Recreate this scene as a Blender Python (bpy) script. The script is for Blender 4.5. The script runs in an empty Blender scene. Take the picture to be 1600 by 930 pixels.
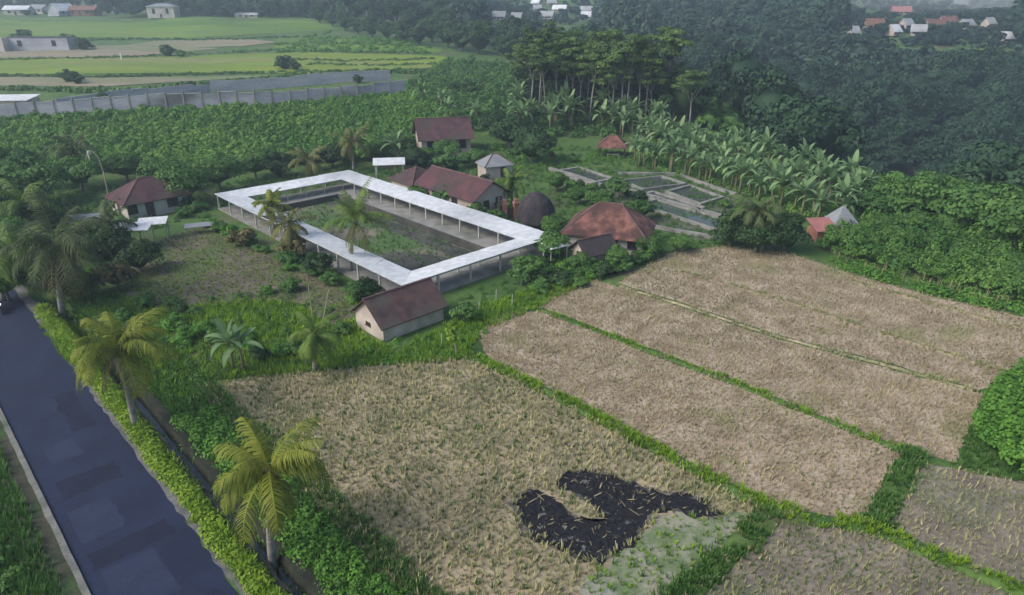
import bpy, math, random
import numpy as np
from mathutils import Vector, Matrix

# ------------------------------------------------------------------ camera, world, sun, exposure
SC = bpy.context.scene
COL = SC.collection
CAM_H = 24.0
PITCH = math.atan(455 / 1030)
cd = bpy.data.cameras.new("camera")
cd.sensor_width = 36.0
cd.lens = 36.0 * 1030 / 1600
cd.clip_start = 0.5
cd.clip_end = 4000
cam = bpy.data.objects.new("camera", cd)
COL.objects.link(cam)
cam.location = (0, 0, CAM_H)
cam.rotation_euler = (math.radians(90) - PITCH, 0, 0)
SC.camera = cam

SUN_EL, SUN_AZ = math.radians(42), math.radians(-115)      # azimuth measured from +Y towards +X
w = bpy.data.worlds.new("World")
SC.world = w
w.use_nodes = True
nt = w.node_tree
bg = nt.nodes["Background"]
sky = nt.nodes.new("ShaderNodeTexSky")
sky.sky_type = 'NISHITA'
sky.sun_disc = False
sky.sun_elevation = SUN_EL
sky.sun_rotation = SUN_AZ
sky.air_density = 1.0
sky.dust_density = 3.0
nt.links.new(sky.outputs[0], bg.inputs[0])
bg.inputs[1].default_value = 0.098
sd = bpy.data.lights.new("sun", 'SUN')
sd.energy = 1.45
sd.angle = math.radians(28)
sd.color = (1.0, 0.95, 0.88)
sun = bpy.data.objects.new("sun", sd)
COL.objects.link(sun)
sdir = Vector((math.sin(SUN_AZ) * math.cos(SUN_EL), math.cos(SUN_AZ) * math.cos(SUN_EL), math.sin(SUN_EL)))
sun.rotation_euler = (-sdir).to_track_quat('-Z', 'Y').to_euler()
SC.view_settings.view_transform = 'Standard'
SC.view_settings.look = 'None'
SC.view_settings.gamma = 1.0
SC.view_settings.use_curve_mapping = False
SC.view_settings.exposure = 0.95
SC.cycles.volume_bounces = 1
SC.cycles.max_bounces = 6
SC.cycles.diffuse_bounces = 3
SC.cycles.transparent_max_bounces = 8

R = np.random.RandomState(7)
random.seed(7)

# ------------------------------------------------------------------ terrain function
PLAT_Y = [-400, 95, 120, 140, 180, 220, 330, 380, 500, 900]
PLAT_Z = [0, 0, 1.2, 3.8, 5.8, 7.4, 13, 17.8, 23, 70]
EDGE = np.array([(90, -300), (70, 0), (64, 40), (61, 66), (52, 86), (37, 116), (40, 150), (14, 205), (-22, 290), (-62, 400), (-140, 700), (-200, 1200)], float)

def edge_dist(x, y):
    x = np.asarray(x, float); y = np.asarray(y, float)
    best = np.full(x.shape, 1e9); sgn = np.zeros(x.shape)
    for (ax, ay), (bx, by) in zip(EDGE[:-1], EDGE[1:]):
        dx, dy = bx - ax, by - ay
        t = np.clip(((x - ax) * dx + (y - ay) * dy) / (dx * dx + dy * dy), 0, 1)
        d = np.hypot(x - ax - t * dx, y - ay - t * dy)
        s = (x - ax) * dy - (y - ay) * dx
        m = d < best
        best = np.where(m, d, best); sgn = np.where(m, np.sign(s), sgn)
    return best * sgn

RD = np.array((-0.70, 0.714))            # direction of the road
RN = np.array((0.714, 0.70))             # to its right
RP = np.array((-12.1, 21.5))             # a point of its right edge
def road_off(x, y):
    return (np.asarray(x) - RP[0]) * RN[0] + (np.asarray(y) - RP[1]) * RN[1]

# corners of the covered walkway (outer roof edge)
WS, WE, WN, WW = np.array((-9.43, 52.3)), np.array((4.4, 66.1)), np.array((-23.9, 96.5)), np.array((-37.8, 82.8))
LA, LB = np.linalg.norm(WE - WS), np.linalg.norm(WW - WS)
WANG = math.radians(43.5)
WA, WB = np.array((math.cos(WANG), math.sin(WANG))), np.array((-math.sin(WANG), math.cos(WANG)))
def court(x, y):
    a = (x - WS[0]) * WA[0] + (y - WS[1]) * WA[1]
    b = (x - WS[0]) * WB[0] + (y - WS[1]) * WB[1]
    return np.minimum(np.minimum(a - 3.7, LA - 3.7 - a), np.minimum(b - 3.7, LB - 3.7 - b))

def sstep(t):
    t = np.clip(t, 0, 1)
    return t * t * (3 - 2 * t)

def hgt(x, y):
    x = np.asarray(x, float); y = np.asarray(y, float)
    p = np.interp(y, PLAT_Y, PLAT_Z)
    e = edge_dist(x, y)
    q = y + 0.25 * x
    v = np.interp(q, [0, 130, 170, 215, 280, 350, 420, 520, 900], [-34, -34, -29, -19, -3, 9, 17, 23, 72])
    h = p * (1 - sstep(e / 48)) + v * sstep(e / 48)
    far = sstep((y - 110) / 60)
    h = h + far * (0.5 * np.sin(x * 0.05 + 1) * np.sin(y * 0.043) + 0.3 * np.sin(x * 0.11 + y * 0.07))
    h = h + sstep(e / 40) * (2.2 * np.sin(x * 0.045 + y * 0.02) + 1.5 * np.sin(y * 0.06 - x * 0.03))
    # ditch beside the road
    o = road_off(x, y)
    near = (y < 60) & (y > -40)
    h = h - np.where(near, 0.95 * sstep((1.0 - np.abs(o - 2.05)) / 0.5), 0)
    c = court(x, y)
    h = h - 0.9 * sstep(c / 0.25)
    return h

def ray(px, py):
    yc = 1030 * math.cos(PITCH) + (465 - py) * math.sin(PITCH)
    zc = 1030 * math.sin(PITCH) - (465 - py) * math.cos(PITCH)
    return (px - 800) / yc, zc / yc       # x per y, drop per y

def G(px, py, z=0.0):                     # where the sight line meets a level plane
    a, r = ray(px, py)
    y = (CAM_H - z) / r
    return np.array((a * y, y))

YS = np.concatenate([np.arange(8, 150, 0.25), np.arange(150, 880, 1.0)])
def T(px, py):                            # where it meets the ground
    a, r = ray(px, py)
    d = CAM_H - r * YS - hgt(a * YS, YS)
    k = np.nonzero(d <= 0)[0]
    if len(k) == 0: y = 850.0
    else:
        k = k[0]
        if k == 0: y = YS[0]
        else: y = YS[k - 1] + (YS[k] - YS[k - 1]) * d[k - 1] / (d[k - 1] - d[k])
    return np.array((a * y, y, float(hgt(a * y, y))))
def Zat(py, y):
    return CAM_H - ray(0, py)[1] * y

# ------------------------------------------------------------------ materials
MATS = {}
def base_mat(name):
    m = bpy.data.materials.new(name); m.use_nodes = True
    n = m.node_tree.nodes; b = n["Principled BSDF"]
    return m, m.node_tree, b

def surf(name, c1, c2, scale=1.0, rough=0.85, c3=None, bump=0.0, bscale=None, metal=0.0, stretch=(1, 1, 1), lo=0.38, hi=0.62, c3lo=0.55, c3hi=0.7, spec=0.3, rot=0.0, fine=0.0):
    if name in MATS: return MATS[name]
    m, t, b = base_mat(name)
    L = t.links.new
    tc = t.nodes.new("ShaderNodeTexCoord"); mp = t.nodes.new("ShaderNodeMapping")
    L(tc.outputs["Object"], mp.inputs[0]); mp.inputs["Scale"].default_value = stretch; mp.inputs["Rotation"].default_value = (0, 0, rot)
    def noise(s, det=5):
        n = t.nodes.new("ShaderNodeTexNoise"); n.inputs["Scale"].default_value = s; n.inputs["Detail"].default_value = det
        L(mp.outputs[0], n.inputs["Vector"]); return n
    def rng(src, lo, hi):
        r = t.nodes.new("ShaderNodeMapRange"); r.inputs[1].default_value = lo; r.inputs[2].default_value = hi; L(src, r.inputs[0]); return r
    def mix(f, a, c, blend='MIX'):
        x = t.nodes.new("ShaderNodeMix"); x.data_type = 'RGBA'; x.blend_type = blend
        if hasattr(f, "type") or hasattr(f, "links"): L(f, x.inputs[0])
        else: x.inputs[0].default_value = f
        for s, k in ((a, 6), (c, 7)):
            if isinstance(s, tuple): x.inputs[k].default_value = (*s, 1)
            else: L(s, x.inputs[k])
        return x
    n1 = noise(scale)
    out = mix(rng(n1.outputs[0], lo, hi).outputs[0], c1, c2).outputs[2]
    if c3 is not None:
        n2 = noise(scale * 0.37, 6)
        out = mix(rng(n2.outputs[0], c3lo, c3hi).outputs[0], out, c3).outputs[2]
    if fine:
        n4 = noise(scale * 9, 3)
        r4 = t.nodes.new("ShaderNodeMapRange"); r4.inputs[1].default_value = 0.3; r4.inputs[2].default_value = 0.7
        r4.inputs[3].default_value = 1 - fine; r4.inputs[4].default_value = 1 + fine; L(n4.outputs[0], r4.inputs[0])
        hs = t.nodes.new("ShaderNodeHueSaturation"); L(r4.outputs[0], hs.inputs["Value"]); L(out, hs.inputs["Color"]); out = hs.outputs[0]
    L(out, b.inputs["Base Color"])
    b.inputs["Roughness"].default_value = rough; b.inputs["Metallic"].default_value = metal
    b.inputs["Specular IOR Level"].default_value = spec
    if bump:
        n3 = noise(bscale or scale * 6, 4)
        bp = t.nodes.new("ShaderNodeBump"); bp.inputs["Strength"].default_value = bump; bp.inputs["Distance"].default_value = 0.05
        L(n3.outputs[0], bp.inputs["Height"]); L(bp.outputs[0], b.inputs["Normal"])
    MATS[name] = m
    return m

FG = {'straw': 1.25, 'straw_pale': 0.95, 'foliage_forest': 0.95, 'foliage_far': 0.9, 'foliage_dark': 1.35, 'foliage_cassava': 1.5, 'foliage_mid': 1.5, 'grass': 1.45, 'foliage_edge': 1.75, 'foliage_grove': 1.6}
def leafy(name, dark, light, trans=0.25, nscale=0.35, gain=1.0):
    """foliage: colour drifts over the crown, from plant to plant and from leaf to leaf (attribute tint)"""
    if name in MATS: return MATS[name]
    k_ = FG.get(name, 1.35); dark = (dark[0] * k_, dark[1] * k_ * 1.08, dark[2] * k_ * 0.85); light = (light[0] * k_, light[1] * k_ * 1.08, light[2] * k_ * 0.85)
    m, t, b = base_mat(name); L = t.links.new
    at = t.nodes.new("ShaderNodeAttribute"); at.attribute_name = "tint"
    oi = t.nodes.new("ShaderNodeObjectInfo")
    tc = t.nodes.new("ShaderNodeNewGeometry")
    n = t.nodes.new("ShaderNodeTexNoise"); n.inputs["Scale"].default_value = nscale; n.inputs["Detail"].default_value = 3
    L(tc.outputs["Position"], n.inputs["Vector"])
    a1 = t.nodes.new("ShaderNodeMath"); a1.operation = 'MULTIPLY'; a1.inputs[1].default_value = 0.65; L(at.outputs["Fac"], a1.inputs[0])
    a2 = t.nodes.new("ShaderNodeMath"); a2.operation = 'MULTIPLY_ADD'; a2.inputs[1].default_value = 0.3; L(oi.outputs["Random"], a2.inputs[0]); L(a1.outputs[0], a2.inputs[2])
    a3 = t.nodes.new("ShaderNodeMath"); a3.operation = 'MULTIPLY_ADD'; a3.inputs[1].default_value = 1.5; a3.use_clamp = True
    L(n.outputs[0], a3.inputs[0]); 
    a4 = t.nodes.new("ShaderNodeMath"); a4.operation = 'SUBTRACT'; a4.inputs[1].default_value = 0.72; L(a2.outputs[0], a4.inputs[0]); L(a4.outputs[0], a3.inputs[2])
    x = t.nodes.new("ShaderNodeMix"); x.data_type = 'RGBA'; L(a3.outputs[0], x.inputs[0])
    x.inputs[6].default_value = (*[c * gain for c in dark], 1); x.inputs[7].default_value = (*[c * gain for c in light], 1)
    L(x.outputs[2], b.inputs["Base Color"]); b.inputs["Roughness"].default_value = 0.65; b.inputs["Specular IOR Level"].default_value = 0.25
    if trans:
        tr = t.nodes.new("ShaderNodeBsdfTranslucent"); L(x.outputs[2], tr.inputs[0])
        ms = t.nodes.new("ShaderNodeMixShader"); ms.inputs[0].default_value = trans
        L(b.outputs[0], ms.inputs[1]); L(tr.outputs[0], ms.inputs[2]); L(ms.outputs[0], t.nodes["Material Output"].inputs[0])
    MATS[name] = m
    return m

def roofmat(name, c1, c2, scale=1.2, ribs=0.0, axis=0, rough=0.7, metal=0.0, bump=0.5, c3=None, seams=0.0, brick=None):
    """sheet or tile roofing: mottled colour, ribs or tile courses as bump"""
    if name in MATS: return MATS[name]
    m = surf(name, c1, c2, scale, rough, c3=c3, metal=metal, lo=0.36, hi=0.64, fine=0.15, c3lo=0.46, c3hi=0.62)
    t = m.node_tree; L = t.links.new; b = t.nodes["Principled BSDF"]
    tc = t.nodes.new("ShaderNodeTexCoord")
    if brick:
        br = t.nodes.new("ShaderNodeTexBrick"); br.inputs["Scale"].default_value = brick[0]
        br.inputs["Color1"].default_value = (*brick[1], 1); br.inputs["Color2"].default_value = (*brick[2], 1); br.inputs["Mortar"].default_value = (*brick[3], 1)
        br.inputs["Mortar Size"].default_value = 0.07; br.inputs["Brick Width"].default_value = 0.32; br.inputs["Row Height"].default_value = 0.42
        L(tc.outputs["Object"], br.inputs["Vector"])
        src = b.inputs["Base Color"].links[0].from_socket
        x = t.nodes.new("ShaderNodeMix"); x.data_type = 'RGBA'; x.blend_type = 'MULTIPLY'; x.inputs[0].default_value = 0.5
        L(src, x.inputs[6]); L(br.outputs["Color"], x.inputs[7]); L(x.outputs[2], b.inputs["Base Color"])
    if ribs:
        wv = t.nodes.new("ShaderNodeTexWave"); wv.bands_direction = 'XYZ'[axis]; wv.inputs["Scale"].default_value = ribs
        L(tc.outputs["Object"], wv.inputs["Vector"])
        bp = t.nodes.new("ShaderNodeBump"); bp.inputs["Strength"].default_value = bump; bp.inputs["Distance"].default_value = 0.06
        L(wv.outputs["Fac"], bp.inputs["Height"]); L(bp.outputs[0], b.inputs["Normal"])
    return m

M = {}
M['ground'] = surf('ground_cover', (0.045, 0.10, 0.022), (0.080, 0.145, 0.034), 0.25, 0.95, c3=(0.12, 0.10, 0.065), bump=0.6, bscale=3, c3lo=0.56, c3hi=0.68, fine=0.25)
M['asphalt'] = surf('asphalt', (0.010, 0.016, 0.043), (0.014, 0.022, 0.056), 0.35, 0.8, bump=0.25, bscale=25, fine=0.1)
M['asphalt_patch'] = surf('asphalt_patch', (0.018, 0.027, 0.060), (0.022, 0.032, 0.068), 0.8, 0.85, bump=0.25, bscale=25, fine=0.1)
M['kerb'] = surf('kerb_concrete', (0.13, 0.135, 0.125), (0.20, 0.20, 0.18), 1.4, 0.9, c3=(0.07, 0.09, 0.05), bump=0.4, fine=0.2)
M['gravel'] = surf('shoulder_gravel', (0.10, 0.10, 0.105), (0.17, 0.165, 0.16), 1.5, 0.95, c3=(0.07, 0.09, 0.05), bump=0.6, fine=0.3)
M['verge'] = surf('verge_soil', (0.035, 0.045, 0.028), (0.065, 0.060, 0.042), 0.9, 0.95, c3=(0.04, 0.09, 0.025), bump=0.6, fine=0.3)
M['stub_soil'] = surf('stubble_soil', (0.215, 0.19, 0.125), (0.36, 0.295, 0.20), 0.30, 0.95, c3=(0.13, 0.165, 0.06), bump=0.7, bscale=4, fine=0.28, c3lo=0.54, c3hi=0.72)
M['stub_soil_b'] = surf('stubble_soil_b', (0.245, 0.19, 0.13), (0.40, 0.325, 0.25), 0.55, 0.95, c3=(0.20, 0.21, 0.09), bump=0.7, bscale=4, fine=0.2, c3lo=0.56, c3hi=0.72)
M['stub_soil_g'] = surf('stubble_soil_g', (0.135, 0.12, 0.095), (0.225, 0.195, 0.155), 0.4, 0.95, c3=(0.12, 0.14, 0.085), bump=0.7, bscale=4, fine=0.28)
M['weedy'] = surf('weedy_soil', (0.13, 0.175, 0.085), (0.25, 0.25, 0.185), 0.7, 0.95, c3=(0.28, 0.28, 0.25), bump=0.6, fine=0.2, lo=0.42, hi=0.56)
M['ash'] = surf('burnt_stubble', (0.008, 0.009, 0.013), (0.020, 0.019, 0.024), 4.5, 0.95, c3=(0.13, 0.15, 0.15), c3lo=0.62, c3hi=0.7, bump=1.0, bscale=9, fine=0.4)
M['soil'] = surf('bare_soil', (0.095, 0.085, 0.060), (0.15, 0.128, 0.098), 0.45, 0.95, c3=(0.085, 0.115, 0.045), bump=0.6, fine=0.35, c3lo=0.45, c3hi=0.6)
M['court'] = surf('courtyard_soil', (0.12, 0.115, 0.09), (0.18, 0.16, 0.125), 0.3, 0.95, c3=(0.065, 0.12, 0.035), bump=0.7, fine=0.3, c3lo=0.42, c3hi=0.55)
M['dark_soil_wall_shade'] = surf('wet_soil_wall_shade', (0.045, 0.047, 0.042), (0.085, 0.082, 0.07), 0.4, 0.9, bump=0.6, fine=0.3)  # dark soil; also the painted shade of the courtyard retaining wall
M['concrete'] = surf('concrete', (0.19, 0.19, 0.18), (0.27, 0.265, 0.25), 0.7, 0.9, c3=(0.12, 0.13, 0.11), bump=0.3, fine=0.15)
M['block'] = surf('block_wall', (0.31, 0.32, 0.37), (0.42, 0.43, 0.47), 0.12, 0.95, c3=(0.14, 0.155, 0.14), bump=0.4, bscale=3, fine=0.12, stretch=(1, 1, 3))
M['water'] = surf('dark_water', (0.018, 0.028, 0.026), (0.03, 0.04, 0.035), 0.4, 0.18, spec=0.5)
M['pond'] = surf('pond_water', (0.05, 0.062, 0.062), (0.07, 0.085, 0.08), 0.3, 0.25, spec=0.5)
M['rice_green'] = surf('rice_green', (0.070, 0.150, 0.018), (0.12, 0.205, 0.024), 0.05, 0.95, c3=(0.15, 0.20, 0.04), stretch=(0.35, 1.6, 1), bump=0.3, bscale=1, fine=0.15)
M['rice_yellow'] = surf('rice_yellow', (0.165, 0.225, 0.024), (0.12, 0.19, 0.024), 0.05, 0.95, c3=(0.19, 0.20, 0.07), stretch=(0.35, 1.6, 1), bump=0.3, bscale=1, fine=0.15)
M['fallow'] = surf('fallow_tan', (0.25, 0.21, 0.15), (0.19, 0.185, 0.11), 0.06, 0.95, c3=(0.13, 0.18, 0.07), stretch=(0.35, 1.6, 1), fine=0.12)
M['whitewash'] = surf('whitewashed_wall', (0.42, 0.40, 0.36), (0.52, 0.49, 0.44), 0.8, 0.9, c3=(0.34, 0.31, 0.27), fine=0.06)
M['barn_wall'] = surf('barn_wall', (0.40, 0.34, 0.30), (0.52, 0.46, 0.42), 0.9, 0.9, c3=(0.27, 0.26, 0.22), fine=0.08)
M['cream'] = surf('cream_wall', (0.40, 0.33, 0.28), (0.50, 0.44, 0.39), 0.5, 0.9, c3=(0.24, 0.21, 0.17), fine=0.06)
M['brick'] = surf('bare_brick', (0.25, 0.11, 0.08), (0.33, 0.17, 0.12), 2.5, 0.9, fine=0.2)
M['wood'] = surf('dark_wood', (0.045, 0.032, 0.025), (0.075, 0.055, 0.042), 2.0, 0.8, fine=0.2)
M['glass'] = surf('window_glass', (0.02, 0.024, 0.03), (0.03, 0.035, 0.04), 1.0, 0.15, spec=0.5)
M['post'] = surf('painted_post', (0.45, 0.45, 0.42), (0.36, 0.37, 0.34), 1.5, 0.7)
M['bark'] = surf('bark_grey', (0.16, 0.15, 0.13), (0.10, 0.095, 0.08), 1.5, 0.95, fine=0.2, stretch=(1, 1, 0.4))
M['bark_pale'] = surf('bark_pale', (0.30, 0.29, 0.26), (0.20, 0.195, 0.175), 0.8, 0.95, fine=0.15, stretch=(1, 1, 0.3))
M['palm_trunk'] = surf('palm_trunk', (0.17, 0.165, 0.15), (0.26, 0.25, 0.23), 1.2, 0.95, fine=0.2, stretch=(1, 1, 5))
M['bamboo'] = surf('bamboo', (0.33, 0.33, 0.22), (0.25, 0.26, 0.16), 1.5, 0.6)
M['roof_maroon'] = roofmat('roof_maroon', (0.055, 0.028, 0.034), (0.115, 0.052, 0.055), 0.8, ribs=5, axis=0, c3=(0.062, 0.052, 0.044), bump=0.4)
M['roof_weathered'] = roofmat('roof_weathered', (0.055, 0.034, 0.036), (0.115, 0.062, 0.058), 1.3, ribs=5, axis=0, c3=(0.085, 0.072, 0.062), bump=0.5)
M['roof_red'] = roofmat('roof_red', (0.115, 0.045, 0.050), (0.065, 0.034, 0.038), 0.6, ribs=5, axis=0, c3=(0.055, 0.042, 0.036), bump=0.4)
M['roof_dark'] = roofmat('roof_dark', (0.038, 0.032, 0.036), (0.06, 0.048, 0.05), 0.9, ribs=4, axis=0, bump=0.4)
M['roof_tile'] = roofmat('roof_tile', (0.46, 0.22, 0.17), (0.20, 0.095, 0.08), 1.3, brick=(2.2, (1, 1, 1), (0.62, 0.55, 0.55), (0.28, 0.25, 0.25)), ribs=6, axis=1, c3=(0.13, 0.075, 0.07), bump=0.8)
M['roof_pink'] = roofmat('roof_pink', (0.42, 0.17, 0.15), (0.33, 0.14, 0.13), 0.9, ribs=5, axis=0)
M['roof_white'] = roofmat('roof_white', (0.74, 0.77, 0.79), (0.66, 0.69, 0.72), 0.16, ribs=3.2, axis=0, rough=0.5, bump=0.7, c3=(0.49, 0.52, 0.54))
M['roof_grey'] = roofmat('roof_grey', (0.20, 0.215, 0.24), (0.27, 0.285, 0.30), 0.7, ribs=5, axis=0)
M['roof_rust'] = roofmat('roof_rust', (0.24, 0.12, 0.085), (0.17, 0.09, 0.07), 0.6, ribs=4, axis=0)
M['thatch'] = surf('dark_thatch', (0.026, 0.023, 0.028), (0.055, 0.047, 0.052), 1.6, 0.98, bump=1.0, fine=0.4, stretch=(1, 1, 0.3))
M['petal'] = surf('white_petals', (0.62, 0.62, 0.56), (0.5, 0.52, 0.44), 1.0, 0.8)
M['metal'] = surf('dark_metal', (0.02, 0.02, 0.025), (0.03, 0.03, 0.035), 2.0, 0.4, metal=0.6)
M['tyre'] = surf('tyre_rubber', (0.012, 0.012, 0.012), (0.02, 0.02, 0.02), 2.0, 0.9)
# foliage
M['f_forest'] = leafy('foliage_forest', (0.012, 0.034, 0.022), (0.042, 0.086, 0.046), 0.15, 0.055)
M['f_forest_far'] = leafy('foliage_far', (0.011, 0.030, 0.024), (0.040, 0.078, 0.052), 0.0, 0.03)
M['f_dark'] = leafy('foliage_dark', (0.016, 0.036, 0.016), (0.040, 0.078, 0.028), 0.2, 0.3)
M['f_mid'] = leafy('foliage_mid', (0.030, 0.075, 0.022), (0.085, 0.155, 0.045), 0.25, 0.2)
M['f_grove'] = leafy('foliage_grove', (0.025, 0.045, 0.022), (0.085, 0.135, 0.040), 0.2, 0.12)
M['f_bright'] = leafy('foliage_bright', (0.045, 0.12, 0.022), (0.12, 0.24, 0.045), 0.3, 0.5)
M['f_cassava'] = leafy('foliage_cassava', (0.036, 0.100, 0.022), (0.125, 0.215, 0.045), 0.25, 0.12)
M['f_edge'] = leafy('foliage_edge', (0.026, 0.07, 0.018), (0.10, 0.175, 0.045), 0.25, 0.10)
M['f_hedge'] = leafy('foliage_hedge', (0.085, 0.15, 0.018), (0.21, 0.29, 0.035), 0.3, 0.9)
M['f_grass'] = leafy('grass', (0.080, 0.150, 0.015), (0.20, 0.29, 0.026), 0.3, 0.6)
M['f_grassdk'] = leafy('grass_deep', (0.028, 0.075, 0.020), (0.075, 0.15, 0.035), 0.3, 0.4)
M['f_brown'] = leafy('foliage_brown', (0.06, 0.052, 0.03), (0.14, 0.12, 0.06), 0.2, 0.4)
M['f_straw'] = leafy('straw', (0.085, 0.125, 0.045), (0.42, 0.35, 0.245), 0.1, 0.45)
M['f_straw_b'] = leafy('straw_pale', (0.19, 0.165, 0.105), (0.52, 0.42, 0.325), 0.1, 0.25)
M['f_palm_y'] = leafy('palm_yellow', (0.06, 0.085, 0.014), (0.215, 0.215, 0.036), 0.3, 0.8)
M['f_palm_g'] = leafy('palm_green', (0.045, 0.085, 0.022), (0.13, 0.18, 0.045), 0.3, 0.5)
M['f_palm_b'] = leafy('palm_brown', (0.06, 0.065, 0.03), (0.16, 0.15, 0.06), 0.3, 0.5)
M['f_palm_dk'] = leafy('palm_dark', (0.028, 0.040, 0.020), (0.075, 0.095, 0.042), 0.2, 0.5)
M['f_banana'] = leafy('banana_leaf', (0.045, 0.095, 0.045), (0.20, 0.275, 0.16), 0.3, 0.3)

# ------------------------------------------------------------------ mesh helpers
def mk(name, V, F, mat, tint=None, parent=None, smooth=False, loc=None, rotz=0.0):
    V = np.asarray(V, np.float32)
    me = bpy.data.meshes.new(name)
    if isinstance(F, np.ndarray) and F.ndim == 2:
        nf, k = F.shape
        me.vertices.add(len(V)); me.vertices.foreach_set("co", V.ravel())
        me.loops.add(nf * k); me.loops.foreach_set("vertex_index", F.astype(np.int32).ravel())
        me.polygons.add(nf); me.polygons.foreach_set("loop_start", (np.arange(nf) * k).astype(np.int32))
        me.update(calc_edges=True)
    else:
        me.from_pydata([tuple(map(float, v)) for v in V], [], [tuple(int(i) for i in f) for f in F])
    if tint is not None:
        at = me.attributes.new("tint", 'FLOAT', 'POINT'); at.data.foreach_set("value", np.asarray(tint, np.float32))
    if smooth:
        me.polygons.foreach_set("use_smooth", np.ones(len(me.polygons), bool))
    me.materials.append(mat)
    o = bpy.data.objects.new(name, me); COL.objects.link(o)
    if parent is not None: o.parent = parent
    if loc is not None: o.location = loc
    o.rotation_euler = (0, 0, rotz)
    return o

def tag(o, label=None, cat=None, group=None, kind=None):
    if label: o['label'] = label
    if cat: o['category'] = cat
    if group: o['group'] = group
    if kind: o['kind'] = kind
    return o
def empty(name, loc, rotz=0.0):
    o = bpy.data.objects.new(name, None); COL.objects.link(o); o.location = loc; o.rotation_euler = (0, 0, rotz)
    o.empty_display_size = 0.3
    return o
def copy_tree(o, parent=None):
    c = o.copy(); COL.objects.link(c)
    if parent is not None: c.parent = parent
    for ch in list(o.children): copy_tree(ch, c)
    return c

class MB:
    def __init__(s): s.v = []; s.f = []
    def add(s, vs, fs):
        n = len(s.v); s.v += [tuple(v) for v in vs]; s.f += [tuple(i + n for i in f) for f in fs]
    def box(s, x0, x1, y0, y1, z0, z1):
        s.add([(x0, y0, z0), (x1, y0, z0), (x1, y1, z0), (x0, y1, z0), (x0, y0, z1), (x1, y0, z1), (x1, y1, z1), (x0, y1, z1)],
              [(3, 2, 1, 0), (4, 5, 6, 7), (0, 1, 5, 4), (1, 2, 6, 5), (2, 3, 7, 6), (3, 0, 4, 7)])
    def tube(s, pts, rads, n=8, cap=True):
        pts = [Vector(p) for p in pts]; rings = []; base = len(s.v)
        for i, p in enumerate(pts):
            d = (pts[min(i + 1, len(pts) - 1)] - pts[max(i - 1, 0)]).normalized()
            u = d.cross(Vector((0.13, 0.97, 0.2))).normalized(); v = d.cross(u)
            for k in range(n):
                a = 2 * math.pi * k / n
                s.v.append(tuple(p + (u * math.cos(a) + v * math.sin(a)) * rads[i]))
        for i in range(len(pts) - 1):
            for k in range(n):
                a, b = base + i * n + k, base + i * n + (k + 1) % n
                s.f.append((a, b, b + n, a + n))
        if cap:
            s.f.append(tuple(base + k for k in range(n))[::-1]); s.f.append(tuple(base + (len(pts) - 1) * n + k for k in range(n)))
    def slab(s, vs, fs, t):
        """top faces thickened downwards by t"""
        n = len(vs); edges = {}
        for f in fs:
            for a, b in zip(f, f[1:] + f[:1]): edges[(a, b)] = 1
        allf = [tuple(f) for f in fs] + [tuple(i + n for i in f[::-1]) for f in fs]
        for (a, b) in edges:
            if (b, a) not in edges: allf.append((b, a, a + n, b + n))
        s.add(list(vs) + [(x, y, z - t) for x, y, z in vs], allf)
    def build(s, name, mat, parent=None, loc=None, rotz=0.0, smooth=False):
        return mk(name, s.v, s.f, mat, parent=parent, loc=loc, rotz=rotz, smooth=smooth)

def pip(poly, x, y):
    poly = np.asarray(poly, float); n = len(poly); c = np.zeros(x.shape, bool); j = n - 1
    for i in range(n):
        xi, yi, xj, yj = poly[i, 0], poly[i, 1], poly[j, 0], poly[j, 1]
        m = ((yi > y) != (yj > y)) & (x < (xj - xi) * (y - yi) / ((yj - yi) if yj != yi else 1e-9) + xi)
        c ^= m; j = i
    return c

def ragged(poly, step=0.7, jit=0.15, seed=1):
    r = np.random.RandomState(seed); poly = np.asarray(poly, float)[:, :2]; out = []
    for i in range(len(poly)):
        a, b = poly[i], poly[(i + 1) % len(poly)]; n = max(1, int(np.linalg.norm(b - a) / step))
        for k in range(n):
            out.append(a + (b - a) * k / n + r.uniform(-jit, jit, 2))
    return np.array(out)

def sheet(name, poly, z, mat, jit=0.15, step=0.7, seed=1, kind='structure'):
    p = ragged(poly, step, jit, seed)
    area = 0.5 * np.sum(p[:, 0] * np.roll(p[:, 1], -1) - np.roll(p[:, 0], -1) * p[:, 1])
    if area < 0: p = p[::-1]
    o = mk(name, [(a, b, z) for a, b in p], [tuple(range(len(p)))], mat)
    if kind: o['kind'] = kind
    return o

def tile(proto, pos, rot, sc, tint_i=None, tilt=None):
    """merge many copies of a proto (V,F,tint) into one array set"""
    V, F, Tn = proto; n = len(pos); c, s = np.cos(rot)[:, None], np.sin(rot)[:, None]
    sc = np.asarray(sc, float); sc = sc[:, None] if sc.ndim == 1 else sc[:, None, :]
    if sc.ndim == 2: X, Y, Z = [V[None, :, k] * sc for k in range(3)]
    else: X, Y, Z = V[None, :, 0] * sc[..., 0], V[None, :, 1] * sc[..., 1], V[None, :, 2] * sc[..., 2]
    if tilt is not None:
        X = X + Z * tilt[:, 0:1]; Y = Y + Z * tilt[:, 1:2]
    out = np.stack([X * c - Y * s + pos[:, 0:1], X * s + Y * c + pos[:, 1:2], Z + pos[:, 2:3]], -1).reshape(-1, 3)
    FF = (F[None] + (np.arange(n) * len(V))[:, None, None]).reshape(-1, F.shape[1])
    if tint_i is None: tint_i = R.rand(n)
    TT = (0.5 * Tn[None] + 0.5 * tint_i[:, None]).reshape(-1)
    return out, FF, TT

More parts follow.
